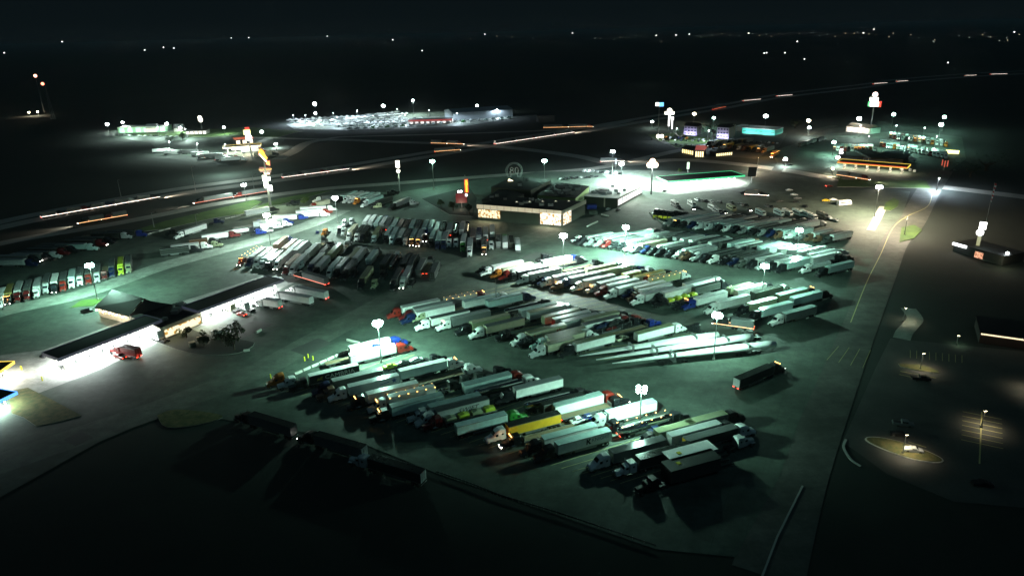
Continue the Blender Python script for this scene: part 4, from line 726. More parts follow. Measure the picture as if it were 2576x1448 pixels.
def cab_classic(o):
    m = MB(); m.loft([(o, 1.2, .95, 3.4, .2), (o + .3, 1.22, .8, 3.6, .25), (o + 2.0, 1.22, .8, 3.55, .25), (o + 2.1, 1.1, .8, 3.0, .2), (o + 3.2, 1.08, .8, 2.9, .25), (o + 3.55, 1.0, .9, 2.2, .2)], MT['paint'])
    m.loft([(o + 3.5, .75, .9, 2.15, .3), (o + 5.7, .68, .85, 1.95, .3)], MT['paint']); [m.box(o + 4.5, o + 5.7, s * 1.0 - .2, s * 1.0 + .2, 1.05, 1.2, MT['paint']) for s in (-1, 1)]
    return m.mesh('cab')
def windows(o, c, s_=0):
    m = MB()
    if s_ == 0 and c: m.add([(o + 3.3, -.85, 2.85), (o + 3.3, .85, 2.85), (o + 3.62, .9, 2.25), (o + 3.62, -.9, 2.25)], [(0, 3, 2, 1)], MT['glass'])
    if s_ == 0 and not c: m.add([(o + 2.98, -.85, 3.25), (o + 2.98, .85, 3.25), (o + 3.62, .92, 2.4), (o + 3.62, -.92, 2.4)], [(0, 3, 2, 1)], MT['glass'])
    xs = (o + 2.35, o + 3.1, 2.15, 2.75, 1.09) if c else (o + 2.2, o + 3.0, 2.1, 2.75, 1.225)
    for s in ([s_] if s_ else []): m.box(xs[0], xs[1], s * xs[4] - .02, s * xs[4] + .02, xs[2], xs[3], MT['glass']); m.box(o + .7, o + 1.2, s * 1.235 - .02, s * 1.235 + .02, 2.3, 2.75, MT['glass'])
    return m.mesh('window')
def grille(o): m = MB(); m.box(o + 5.68, o + 5.76, -.5, .5, .75, 1.45, MT['chrome']); m.loft([(o + 5.55, 1.1, .35, .72, .08), (o + 5.85, 1.0, .35, .7, .08)], MT['chrome']); return m.mesh('grille')
def tank_m(o): m = MB(); m.cyl((0, 0, 0), (1.5, 0, 0), .33, MT['chrome'], 12); return m.mesh('fuel_tank')
def stack_m(): m = MB(); m.cyl((0, 0, 0), (0, 0, 2.9), .09, MT['chrome'], 8); return m.mesh('exhaust_stack')
def head_m(mat): m = MB(); m.ball((0, 0, 0), .17 if mat != 'headl' else .2, MT[mat], 8, 5, .8); return m.mesh('headlight')
def tail_m(): m = MB(); [m.box(-.06, 0, y - .14, y + .14, -.08, .08, MT['taill']) for y in (-1.0, -.65, .65, 1.0)]; return m.mesh('tail_light')
def marks_m(L):
    m = MB(); n = 6
    for s in (-1, 1):
        for k in range(n): x = -L / 2 + .3 + (L - .6) * k / (n - 1); m.box(x - .16, x + .16, s * 1.34 - .03, s * 1.34 + .03, 3.95, 4.12, MT['amber'])
    return m.mesh('marker_lights')
def cabmarks(o): m = MB(); [m.box(o + 2.6, o + 2.75, y - .1, y + .1, 3.62, 3.75, MT['amber']) for y in (-.9, -.45, 0, .45, .9)]; return m.mesh('roof_lights')
def reefer(L): m = MB(); m.loft([(L / 2 + .02, 1.0, 1.9, 3.8, .1), (L / 2 + .5, .9, 2.0, 3.7, .1)], MT['paint']); m.box(L / 2 + .5, L / 2 + .53, -.6, .6, 2.6, 3.4, MT['dark']); return m.mesh('cooling_unit')
def flat_m(L): m = MB(); m.box(-L / 2, L / 2, -1.3, 1.3, 1.25, 1.42, MT['wood']); [m.box(-L / 2, L / 2, s * 1.3 - .04, s * 1.3 + .04, 1.2, 1.5, MT['steel']) for s in (-1, 1)]; m.box(L / 2 - .1, L / 2, -1.2, 1.2, 1.42, 2.6, MT['steel']); return m.mesh('deck')
def cyl_tank(L, painted):
    m = MB(); mt = MT['paint'] if painted else MT['chrome']; m.cyl((-L / 2 + .5, 0, 2.35), (L / 2 - .5, 0, 2.35), 1.1, mt, 20); m.ball((-L / 2 + .5, 0, 2.35), 1.08, mt, 12, 8); m.ball((L / 2 - .5, 0, 2.35), 1.08, mt, 12, 8)
    m.box(-L / 2 + 1.5, L / 2 - 1.5, -.3, .3, 3.42, 3.5, MT['steel']); [m.cyl((x, 0, 3.45), (x, 0, 3.65), .3, MT['steel'], 8) for x in (-3.5, 0, 3.5)]; return m.mesh('tank')
def hauler_m(L): m = MB(); m.box(-L / 2, L / 2, -1.3, 1.3, .8, .95, MT['dark']); m.box(-L / 2, L / 2, -1.25, 1.25, 2.5, 2.58, MT['dark']); [m.box(x - .06, x + .06, s * 1.25 - .05, s * 1.25 + .05, .95, 2.7, MT['steel']) for s in (-1, 1) for x in (-L / 2 + .2, -L / 4, 0, L / 4, L / 2 - .2)]; return m.mesh('car_deck')
def carb(L=4.6, pick=False):
    m = MB()
    if pick: m.loft([(-2.7, .9, .5, 1.15, .1), (-.6, .92, .4, 1.15, .1), (-.5, .88, .4, 1.85, .25), (1.0, .88, .4, 1.85, .3), (1.5, .9, .4, 1.2, .15), (2.6, .85, .45, 1.05, .15)], MT['paint']); m.box(-2.55, -.65, -.7, .7, 1.152, 1.16, MT['dark'])
    else: m.loft([(-2.3, .8, .35, .85, .12), (-2.0, .88, .3, 1.0, .15), (-1.3, .88, .3, 1.1, .2), (-.6, .85, .3, 1.45, .28), (.5, .85, .3, 1.45, .28), (1.1, .88, .3, 1.02, .18), (2.1, .85, .3, .85, .15), (2.3, .78, .35, .7, .1)], MT['paint'])
    return m.mesh('body')
def carglass(pick=False, s_=0):
    m = MB(); z = .36 if pick else 0; x = 1.0 if pick else .5
    if s_ == 0: m.add([(x + .02, -.68, 1.44 + z), (x + .02, .68, 1.44 + z), (x + .58 - z * .3, .74, 1.08 + z * .4), (x + .58 - z * .3, -.74, 1.08 + z * .4)], [(0, 3, 2, 1)], MT['glass'])
    for s in ([s_] if s_ else []): m.box(-.5, x - .02, s * .865 - .02, s * .865 + .02 + z * .05 * s, 1.05 + z * .6, 1.32 + z, MT['glass'])
    return m.mesh('window')
def cwheel(): m = MB(); m.cyl((0, -.11, 0), (0, .11, 0), .33, MT['rubber'], 10); m.cyl((0, -.12, 0), (0, .12, 0), .19, MT['chrome'], 8); return m.mesh('wheel')
def lowtruck(L):                                              # running gear of a distant truck in one piece
    m = MB(); [m.cyl((x, s * 1.0 - .3, .52), (x, s * 1.0 + .3, .52), .52, MT['rubber'], 8) for s in (-1, 1) for x in (-L / 2 + 1.3, -L / 2 + 2.6, L / 2 - 2.2, L / 2 - .9, L / 2 + 4.9)]; m.box(-L / 2 + .3, L / 2 + 5.5, -.5, .5, .7, 1.1, MT['dark']); return m.mesh('running_gear')
KIND = {'van': 'box trailer', 'flat': 'flatbed', 'tank': 'chrome tanker', 'ptank': 'round tanker', 'cont': 'container', 'haul': 'car hauler', 'low': 'tarped flatbed'}
ROWS = {}
def semi(P, hdg, nose, kind='van', tc='W', cc='W', row='x', lod=0, side=-1, L=16.0, lit='', roof=None, classic=None, Pz=None, note='', right=False, xy=None, reef=False, doorc=None):
    """P: near top left corner of the load in plan, hdg: row axis (deg), nose 'L' or 'R' along that axis"""
    u = Vector((cos(radians(hdg)), sin(radians(hdg)), 0)); nn = Vector((u.y, -u.x, 0)); P = Vector((P.x, P.y, 0))
    c = P + u * (L / 2 * (-1 if right else 1)) + nn * 1.3 * side
    rz = radians(hdg + (180 if nose == 'L' else 0)); tcol = CO[tc]; ccol = CO[cc]; rng = random.Random(int(c.x * 7 + c.y * 13))
    if classic is None: classic = rng.random() < .35
    t = empty('semi_truck', c, rz); t['_k'] = 1; ROWS.setdefault(row, []).append((xy or 0, t, kind, tc, cc, nose, note, lit)); del t['_k']
    o = L / 2 + .85
    if kind == 'van':
        tr = put('trailer', cached(('van', L), lambda: van_box(L)), t, tcol); put('roof', cached(('roof', L), lambda: van_roof(L)), tr, tuple(x * .62 for x in CO[roof]) if roof and roof != 'W' else CO['W'] if roof else tuple(min(.6, x * .72 + .05) for x in tcol))  # roof colours darkened to hold the weak grazing light on top
        if lod < 2: put('rear_door', cached(('door', L), lambda: rear_door(L)), tr, CO[doorc or tc])
        if reef: put('cooling_unit', cached(('reef', L), lambda: reefer(L)), tr, CO['W'])
    elif kind == 'cont': tr = put('container', cached(('cont', L), lambda: van_box(L, 2.5, 1.4, 4.0, 'corr')), t, tcol); put('rear_door', cached(('cdoor', L), lambda: rear_door(L, 2.5, 1.4, 3.95)), tr, tcol)
    elif kind == 'flat': tr = put('trailer_deck', cached(('flat', L), lambda: flat_m(L)), t)
    elif kind in ('tank', 'ptank'): tr = put('tank', cached((kind, L), lambda: cyl_tank(L, kind == 'ptank')), t, tcol)
    elif kind == 'low':
        tr = put('trailer_deck', cached(('flat', L), lambda: flat_m(L)), t)
        for k in range(4): m = cached(('tarp', 0), lambda: MB().loft([(-1.5, 1.1, 1.43, 2.3, .3), (0, 1.15, 1.43, 2.6, .35), (1.5, 1.1, 1.43, 2.3, .3)], MT['paint']).mesh('tarp')); q = put('tarp', m, tr, CO[tc if k % 2 else 'L']); q.location = (-L / 2 + 2 + k * (L - 4) / 3, 0, 0)
    elif kind == 'haul':
        tr = put('trailer_deck', cached(('haul', L), lambda: hauler_m(L)), t)
    if lod < 2:
        put('trailer_frame', cached(('uc', L), lambda: undercarriage(L)), tr if kind != 'haul' else t); put('tractor_frame', cached(('tf', L), lambda: tractor_frame(o)), t)
    if lod == 0:
        wd = cached('wd', lambda: wheel_mesh(True)); ws = cached('ws', wheel_mesh)
        for s in (-1, 1):
            for x in (-L / 2 + 1.2, -L / 2 + 2.5, o - 2.6, o - 1.3): q = put('wheel', wd, t); q.location = (x, s * .95, .52)
            q = put('wheel', ws, t); q.location = (o + 4.6, s * 1.05, .52)
            q = put('fuel_tank', cached('ft', lambda: tank_m(0)), t); q.location = (o + 1.4, s * 1.05, .75)
            if classic: q = put('exhaust_stack', cached('st', stack_m), t); q.location = (o + 2.15, s * 1.2, 1.2)
    else: put('running_gear', cached(('rg', L), lambda: lowtruck(L)), t)
    cab = put('cab', cached(('cc' if classic else 'ca', L), lambda: (cab_classic if classic else cab_aero)(o)), t, ccol)
    put('windshield', cached(('w', classic, L), lambda: windows(o, classic)), cab)
    if lod == 0: [put('side_window', cached(('w', classic, L, s), lambda: windows(o, classic, s)), cab) for s in (-1, 1)]
    if lod < 2: put('grille', cached(('gr', L), lambda: grille(o)), cab)
    hm = 'headl' if 'h' in lit else 'headoff'
    if lod == 0 or lit:
        for s in (-1, 1): q = put('headlight', cached(('hd', hm), lambda: head_m(hm)), cab); q.location = (o + 5.62, s * .82, 1.1)
    if 't' in lit: q = put('tail_light', cached('tl', tail_m), tr); q.location = (-L / 2 - .1, 0, 1.05)
    if 'm' in lit: put('marker_lights', cached(('mk', L), lambda: marks_m(L)), tr)
    if 'a' in lit: put('roof_lights', cached(('rl', L), lambda: cabmarks(o)), cab)
    if 'p' in lit:
        f = Vector((cos(rz), sin(rz), 0)); lamp('POINT', 'running_light', c + f * (o + 4.4) + Vector((0, 0, 3.2)) - nn * 0, 130, (1, .42, .14), .2)
    if 'r' in lit:
        f = Vector((cos(rz), sin(rz), 0)); lamp('POINT', 'brake_light', c - f * (L / 2 + .7) + Vector((0, 0, 1.3)), 60, (1, .1, .06), .2)
    return t
def bob(p, hdg, cc='K', row='x', lit='', label=None, classic=True, lod=1, cat='truck tractor', xy=0):
    """a tractor without a trailer, centred on p"""
    t = empty('truck_tractor', p, radians(hdg)); ccol = CO[cc]; o = -1.9
    put('tractor_frame', cached('tfb', lambda: tractor_frame(-1.9)), t); cab = put('cab', cached(('bc', classic), lambda: (cab_classic if classic else cab_aero)(-1.9)), t, ccol); put('windshield', cached(('bw', classic), lambda: windows(-1.9, classic)), cab); [put('side_window', cached(('bw', classic, s), lambda: windows(-1.9, classic, s)), cab) for s in (-1, 1)]; put('grille', cached('bg', lambda: grille(-1.9)), cab)
    for s in (-1, 1):
        for x in (-4.4, -3.1): q = put('wheel', cached('wd', lambda: wheel_mesh(True)), t); q.location = (x, s * .95, .52)
        q = put('wheel', cached('ws', wheel_mesh), t); q.location = (2.7, s * 1.05, .52); hm = 'headl' if 'h' in lit else 'headoff'
        q = put('headlight', cached(('hd', hm), lambda: head_m(hm)), cab); q.location = (3.72, s * .82, 1.1)
    if 'a' in lit: q = put('roof_lights', cached('brl', lambda: cabmarks(-1.9)), cab)
    if 'p' in lit: lamp('POINT', 'running_light', p + Vector((cos(radians(hdg)) * 1.2, sin(radians(hdg)) * 1.2, 4.6)), 160, (1, .4, .12), .2)
    ROWS.setdefault(row, []).append((xy, t, 'bob', cc, cc, 'L' if cos(radians(hdg)) < 0 else 'R', label or '', lit)); return t
def car(p, hdg, c='S', pick=False, label='', group=None, lod=0, lit=''):
    name = 'pickup_truck' if pick else 'parked_car'
    if lod == 2: o = put(name, cached(('carb', pick, 2), lambda: carb(pick=pick)), None, CO[c], p, radians(hdg)); tag(o, label, 'pickup' if pick else 'car', group); return o
    t = empty(name, p, radians(hdg), label, 'pickup' if pick else 'car', group); b = put('body', cached(('carb', pick), lambda: carb(pick=pick)), t, CO[c]); put('windshield', cached(('cg', pick), lambda: carglass(pick)), b); [put('side_window', cached(('cg', pick, s), lambda: carglass(pick, s)), b) for s in (-1, 1)]
    for s in (-1, 1):
        for x in (-1.45, 1.45): q = put('wheel', cached('cw', cwheel), t); q.location = (x, s * .8, .33)
        q = put('headlight', cached(('hd', 'headl' if 'h' in lit else 'headoff'), lambda: head_m('headl' if 'h' in lit else 'headoff')), b); q.location = (2.22 + .3 * pick, s * .6, .68)
        if 't' in lit: q = put('tail_light', cached('ctl', lambda: MB().ball((0, 0, 0), .2, MT['taill']).mesh('tail_light')), b); q.location = (-2.3 - .3 * pick, s * .62, .8)
    return t
def motorhome(p, hdg, c, label):
    t = empty('motor_home', p, radians(hdg), label, 'motor home', 'motor homes in the lot'); m = MB(); m.loft([(-4.6, 1.22, .55, 3.3, .2), (3.0, 1.22, .55, 3.3, .2), (3.9, 1.2, .55, 3.1, .3), (4.3, 1.1, .55, 2.2, .25), (4.7, 1.0, .6, 1.5, .2)], MT['paint']); b = put('body', cached('mh', lambda: m.mesh('body')), t, CO[c])
    def f(): m = MB(); m.add([(3.98, -1, 2.95), (3.98, 1, 2.95), (4.36, 1, 2.1), (4.36, -1, 2.1)], [(0, 3, 2, 1)], MT['glass']); return m.mesh('window')
    put('windshield', cached('mhw', f), b); [put('side_window', cached(('mhs', s), lambda: MB().box(-3.6, 3.4, s * 1.23 - .02, s * 1.23 + .02, 1.75, 2.4, MT['glass']).mesh('side_window')), b) for s in (-1, 1)]; put('roof_vent', cached('mhv', lambda: MB().box(-2, -1.1, -.4, .4, 3.31, 3.55, MT['kerb']).box(.6, 1.8, -.5, .5, 3.31, 3.6, MT['kerb']).mesh('roof_vent')), b)
    for s in (-1, 1):
        for x in (-2.9, 2.9): q = put('wheel', cached('ws', wheel_mesh), t); q.location = (x, s * 1.02, .52)
    return t

ZT = {'van': 4.1, 'cont': 4.0, 'flat': 1.45, 'tank': 3.2, 'ptank': 3.2, 'low': 2.4, 'haul': 2.9}
def S(z, x, y, nose, kind, tc, cc, row, hdg=27, to=None, **kw):
    a, b, s = ZN[z]; zz = ZT[kind]
    if to: d = at(a + s * to[0], b + s * to[1], zz) - at(a + s * x, b + s * y, zz); hdg = math.degrees(math.atan2(d.y, d.x)); kw['L'] = max(9.0, min(16.0, round(d.length * 2) / 2))
    return semi(at(a + s * x, b + s * y, ZT[kind]), hdg, nose, kind, tc, cc, row, xy=a + s * x, **kw)
def Bt(z, x, y, hdg, cc, row, **kw):
    a, b, s = ZN[z]; return bob(ground(at(a + s * x, b + s * y, 1.7)), hdg, cc, row, xy=a + s * x, **kw)

# ---- nearest block -------------------------------------------------------------------------
a = 'nearest block'
Bt('a1', 370, 745, 207, 'O', a, classic=False); Bt('a1', 530, 775, 207, 'W', a); Bt('a1', 1090, 930, 207, 'U', a)
cam1 = S('a1', 815, 695, 'L', 'van', 'K', 'K', a, 28, roof='W', classic=True)
S('a1', 1150, 765, 'L', 'van', 'D', 'N', a, 27, roof='S'); star = S('a1', 1385, 848, 'L', 'van', 'S', 'W', a, 27)
ref1 = S('a1', 1650, 958, 'L', 'van', 'W', 'K', a, 26, reef=True, lit='a'); S('a1', 1960, 1000, 'L', 'van', 'W', 'S', a, 26, lit='ma', L=14.6)
S('a2', 165, 690, 'L', 'van', 'T', 'K', a, 26, roof='T', lit='a'); S('a2', 655, 690, 'L', 'van', 'S', 'S', a, 25, roof='T')
swi = S('a2', 748, 742, 'L', 'van', 'S', 'S', a, 25, roof='G'); S('a2', 850, 850, 'L', 'low', 'H', 'M', a, 25)
S('a2', 1003, 938, 'R', 'cont', 'T', 'E', a, 24, L=15, classic=False); yel = S('a2', 1658, 938, 'L', 'van', 'V', 'W', a, 23.5, roof='D', classic=False)
S('a3', 70, 770, 'L', 'flat', 'D', 'K', a, 23, lit='hap'); S('a3', 276, 752, 'L', 'van', 'W', 'K', a, 23, roof='T', classic=False); kni = S('a3', 414, 808, 'L', 'van', 'W', 'K', a, 23, roof='T', classic=False)
S('a3', 980, 893, 'L', 'van', 'G', 'W', a, 22, roof='G', classic=False); S('a3', 1255, 955, 'L', 'van', 'D', 'W', a, 22, roof='D')
S('a1', 1400, 288, 'R', 'van', 'W', 'B', a, 29, L=14.6); S('a1', 1060, 525, 'R', 'flat', 'W', 'B', a, 29)
rw = S('a1', 1405, 398, 'R', 'van', 'W', 'R', a, 29, classic=False, roof='W'); hh = S('a1', 1880, 605, 'R', 'haul', 'D', 'K', a, 28)
S('a2', 275, 232, 'R', 'van', 'T', 'W', a, 27, roof='W', classic=False, lit='a'); S('a2', 500, 405, 'R', 'flat', 'D', 'W', a, 27, classic=False)
for x, y, c in ((960, 400, 'D'), (1120, 345, 'D'), (1300, 300, 'D'), (1545, 225, 'K')): Bt('a2', x, y, 27, c, a)
S('a2', 1097, 408, 'R', 'van', 'T', 'R', a, 26, roof='T'); S('a2', 1245, 492, 'R', 'tank', 'S', 'W', a, 26, classic=False); S('a2', 1752, 462, 'L', 'van', 'W', 'K', a, 24.5, roof='S')
S('a3', 100, 400, 'R', 'tank', 'S', 'K', a, 24); S('a3', 268, 402, 'R', 'van', 'D', 'K', a, 24, roof='D', L=14); S('a3', 387, 415, 'R', 'van', 'W', 'R', a, 24, roof='T', classic=False, doorc='T')
S('a3', 460, 540, 'R', 'flat', 'D', 'K', a, 23, lit='hat'); S('a3', 932, 488, 'L', 'van', 'W', 'S', a, 23, roof='T', reef=True, lit='r', classic=False); S('a3', 1060, 650, 'R', 'tank', 'D', 'K', a, 22.5, lit='tm'); Bt('a3', 955, 615, 202, 'K', a)
Bt('a3', 1385, 690, 202, 'N', a); S('a3', 1440, 680, 'L', 'van', 'H', 'K', a, 22, roof='H', L=12); S('a3', 1750, 592, 'R', 'van', 'G', 'K', a, 22, roof='H', L=13, lit='t'); S('a3', 1577, 722, 'R', 'van', 'S', 'K', a, 22, roof='S', doorc='W')
S('a3', 1742, 768, 'R', 'van', 'D', 'W', a, 22, roof='G', doorc='V'); Bt('a3', 2280, 770, 22, 'S', a)
# oversize house halves on low trailers
def oversize(z, x0, y0, L, W, label, col, rc):
    zz = ZN[z]; P = at(zz[0] + zz[2] * x0, zz[1] + zz[2] * y0, 4.6); u = Vector((cos(radians(21)), sin(radians(21)), 0)); nn = Vector((u.y, -u.x, 0)); c = P + u * L / 2 - nn * W / 2; c.z = 0
    t = empty('oversize_load', c, radians(21), label, 'oversize load', 'oversize house halves on trailers'); m = MB(); m.box(-L / 2, L / 2, -W / 2, W / 2, 1.1, 4.55, MT['plain']); b = m.build('house_half', t, CO[col]); m = MB(); m.box(-L / 2 - .1, L / 2 + .1, -W / 2 - .1, W / 2 + .1, 4.555, 4.7, MT['plain']); m.build('roof', b, CO[rc])
    m = MB(); m.box(-.5, .5, -.5, .5, 4.705, 4.85, MT['yellow']); h = m.build('roof_hatch', b); h.location = (-L / 2 + 3.5, 0, 0); m = MB(); [m.box(-L / 2, L / 2 + 5, y - .12, y + .12, .7, 1.09, MT['dark']) for y in (-.9, .9)]; m.build('trailer_frame', t)
    for s in (-1, 1):
        for k in range(3): q = put('wheel', cached('wd', lambda: wheel_mesh(True)), t); q.location = (-L / 2 + 3 + k * 1.3, s * 1.4, .52)
oversize('a3', 1575, 968, 13.5, 4.4, 'wide pale roofed house half on a trailer, lower right of the nearest block', 'G', 'W'); oversize('a3', 1570, 1075, 14.5, 4.4, 'dark wide house half on a trailer, lowest of the nearest block', 'D', 'D')
# cars on the hauler, writing, badges
for k, (x, z, c) in enumerate(((-6, .95, 'S'), (-1.6, .95, 'K'), (2.8, .95, 'H'), (-5.4, 2.6, 'L'), (-.8, 2.6, 'K'), (3.8, 2.6, 'S'))):
    q = car((0, 0, 0), 0, c, label='car carried on the hauler, %s' % ('rear of the lower deck', 'middle of the lower deck', 'front of the lower deck', 'rear of the upper deck', 'middle of the upper deck', 'front of the upper deck')[k], group='cars on the hauler'); mw = Matrix.Translation(hh.location) @ Matrix.Rotation(hh.rotation_euler.z, 4, 'Z') @ Matrix.Translation((x, 0, z)); q.matrix_world = mw
BK = simple('black_lettering', (.01, .01, .012), .5); WL = simple('white_lettering', (.75, .75, .72), .5); NB = simple('blue_lettering', (.02, .05, .2), .5); GOLD = simple('gold_swirl', (.4, .35, .05), .5); ORL = simple('orange_mark', (.5, .12, .04), .5)
def wr(t, txt, size, mat, x, z, shear=0, sx=1, nose='L', y=1.34):
    tr = [c for c in t.children if c.name.startswith(('trailer', 'container')) and 'frame' not in c.name][0]
    return lettering(txt, size, mat, tr, (x, y if nose == 'L' else -y, z), (pi / 2, 0, pi if nose == 'L' else 0), shear, sx=sx)
wr(cam1, 'CAMBRIA', 2.0, WL, -1.6, 2.65, sx=1.15); wr(swi, 'SWIFT', 2.0, BK, -1.2, 2.6, .35, 1.1); wr(kni, 'KNIGHT', 1.5, simple('grey_blue_lettering', (.1, .17, .2), .5), -4.6, 2.95, 0, .95)
def badge(t, pts, mat, x, z, s, name='emblem', nose='L', y=1.345):
    tr = [c for c in t.children if c.name.startswith('trailer')][0]; m = MB(); n = len(pts); q = 1 if nose == 'R' else -1; yy = -y if nose == 'R' else y
    m.add([(x + q * px * s, yy, z + pz * s) for px, pz in pts] + [(x + q * px * s, yy * .995, z + pz * s) for px, pz in pts], [tuple(range(n)), tuple(range(2 * n - 1, n - 1, -1))], mat); m.build(name, tr)
badge(kni, [(-.5, -.55), (-.25, -.55), (-.15, -.1), (.15, -.55), (.5, -.55), (.1, .05), (.45, .5), (.1, .5), (-.1, .15), (-.15, .5), (-.4, .5)], BK, -1.0, 2.85, 1.5)
badge(star, [((1 if k % 2 == 0 else .42) * cos(pi / 2 + k * pi / 5), (1 if k % 2 == 0 else .42) * sin(pi / 2 + k * pi / 5)) for k in range(10)], NB, -6.2, 2.9, .95); wr(star, 'STAR', .8, NB, -3.2, 2.8, .2, 1.3) if 0 else None
badge(cam1, [(-1, -.5), (-.5, .4), (0, .1), (.4, .7), (1.1, .6), (.7, -.1), (1, -.6), (.2, -.4)], GOLD, 4.9, 2.6, 1.0)
badge(star, [(-1.6, -.12), (1.5, .16), (1.5, -.1), (-1.6, -.34)], NB, -3.1, 2.75, 1.0, 'stripe'); badge(ref1, [(-1.5, -.2), (1.5, -.2), (1.5, .2), (-1.5, .2)], simple('grey_stripe', (.2, .22, .22), .5), 1.2, 2.9, 1.0, 'stripe')
# dark truck passing on the right, three dark trucks at lower left
S('w2', 2045, 305, 'R', 'van', 'D', 'K', 'lane beside turbine blades', 33, lit='tha', doorc='S', roof='D')
bl = 'dark bottom apron'
S('w1', 57, 722, 'L', 'van', 'G', 'K', bl, -28, roof='D', doorc='G'); S('w1', 882, 970, 'L', 'van', 'G', 'K', bl, -27, lit='h', roof='D', doorc='S', right=True); S('w1', 1312, 1152, 'L', 'van', 'D', 'S', bl, -27, roof='D', doorc='S', right=True)
car(ground(at(1480, 1055)), 205, 'B', True, 'bright blue pickup between the flatbed and the silver tractor of the nearest block'); car(ground(at(1455, 1062)), 205, 'W', True, 'white pickup beside the bright blue pickup')
# tyres in a row behind the white trailer beside the lettered one
for k in range(5):
    m = cached('reel', lambda: MB().cyl((0, -.5, .62), (0, .5, .62), .6, MT['rubber'], 12).mesh('cable_drum')); p = Z('a3', 262 + 42 * k, 688 - 12 * k); o = put('tyre_roll', m, None, None, p, radians(25)); tag(o, 'big dark tyre standing on the ground, %s from the left in its row' % ORD[k], 'tyre', 'row of big tyres')

# ---- middle block ---------------------------------------------------------------------------
a = 'middle block'; h = 29
S('b4', 372, 345, 'L', 'van', 'W', 'R', a, h); S('b4', 560, 372, 'L', 'van', 'S', 'M', a, h, roof='S'); S('b4', 592, 425, 'L', 'van', 'W', 'N', a, h); S('b4', 760, 490, 'L', 'flat', 'Y', 'H', a, h); S('b4', 820, 520, 'L', 'van', 'W', 'W', a, h, classic=False, roof='G')
S('b4', 1150, 522, 'L', 'van', 'G', 'W', a, h, lit='a', classic=False, roof='S'); S('b4', 1450, 588, 'L', 'van', 'H', 'K', a, 28.5, roof='C'); S('b4', 1668, 642, 'L', 'van', 'C', 'W', a, 28, classic=False, roof='G'); Bt('b4', 1950, 775, 208, 'K', a)
mw_ = S('b5', 345, 702, 'L', 'van', 'C', 'W', a, 28, classic=False, roof='H'); Bt('b5', 320, 820, 208, 'K', a); S('b5', 640, 755, 'L', 'van', 'W', 'T', a, 28, roof='H'); S('b5', 628, 868, 'L', 'van', 'C', 'S', a, 28, roof='H', L=11, classic=False)
S('b5', 668, 800, 'R', 'van', 'C', 'W', a, 27.5, roof='H', classic=False, L=14); S('b5', 1047, 858, 'L', 'van', 'W', 'K', a, 27.5, roof='H'); car(ground(at(1565, 855)), 30, 'C', True, 'pale pickup between two white box trailers right of the middle block')
S('b4', 1042, 215, 'R', 'van', 'S', 'M', a, h, lit='mta', roof='S', L=14); S('b4', 1332, 258, 'R', 'van', 'W', 'W', a, h, roof='T'); S('b4', 1692, 250, 'R', 'van', 'T', 'N', a, h, roof='T'); S('b4', 1990, 390, 'R', 'tank', 'S', 'K', a, h)
S('b5', 242, 378, 'R', 'van', 'S', 'K', a, 28.5, roof='T'); S('b5', 362, 405, 'R', 'van', 'S', 'S', a, 28.5, roof='C'); S('b5', 580, 468, 'R', 'van', 'C', 'K', a, 28, roof='C', doorc='H'); S('b5', 735, 502, 'R', 'van', 'S', 'K', a, 28, lit='r', doorc='R')  # last trailer: red light on its rear put into the door colour
S('b5', 862, 540, 'R', 'van', 'S', 'S', a, 28, roof='S'); S('b5', 1160, 512, 'R', 'van', 'C', 'K', a, 28, roof='H'); S('b5', 1165, 582, 'R', 'van', 'W', 'M', a, 28, roof='G')
hh2 = S('b5', 1270, 665, 'R', 'haul', 'D', 'K', a, 28, L=18); hh3 = S('b5', 1420, 610, 'R', 'haul', 'D', 'R', a, 28, L=14); S('b5', 1562, 735, 'R', 'flat', 'D', 'B', a, 27); S('c2', 252, 978, 'R', 'van', 'W', 'W', a, 27, classic=False, roof='H')
for (q, nme) in ((hh2, 'front'), (hh3, 'rear')):
    for k, (x, z) in enumerate(((-5.5, .95), (0, .95), (4.5, .95), (-4.5, 2.6), (1, 2.6))):
        c_ = car((0, 0, 0), 0, 'KMKNK'[k], label='dark car carried on the %s hauler of the middle block, %s' % (nme, ('lower deck tail', 'lower deck middle', 'lower deck nose', 'upper deck tail', 'upper deck nose')[k]), group='cars on the haulers'); c_.matrix_world = Matrix.Translation(q.location) @ Matrix.Rotation(q.rotation_euler.z, 4, 'Z') @ Matrix.Translation((x, 0, z))
badge(mw_, [(-.9, -.5), (-.6, .5), (-.35, .5), (-.3, -.1), (.2, .6), (.45, .6), (.5, 0), (1.2, .5), (.6, -.4), (.2, -.3), (.1, .1), (-.3, -.5)], ORL, -4.6, 2.7, 1.1); badge(mw_, [(-.4, -.5), (.4, -.5), (.4, .5), (-.4, .5)], ORL, 5.5, 2.7, .7)

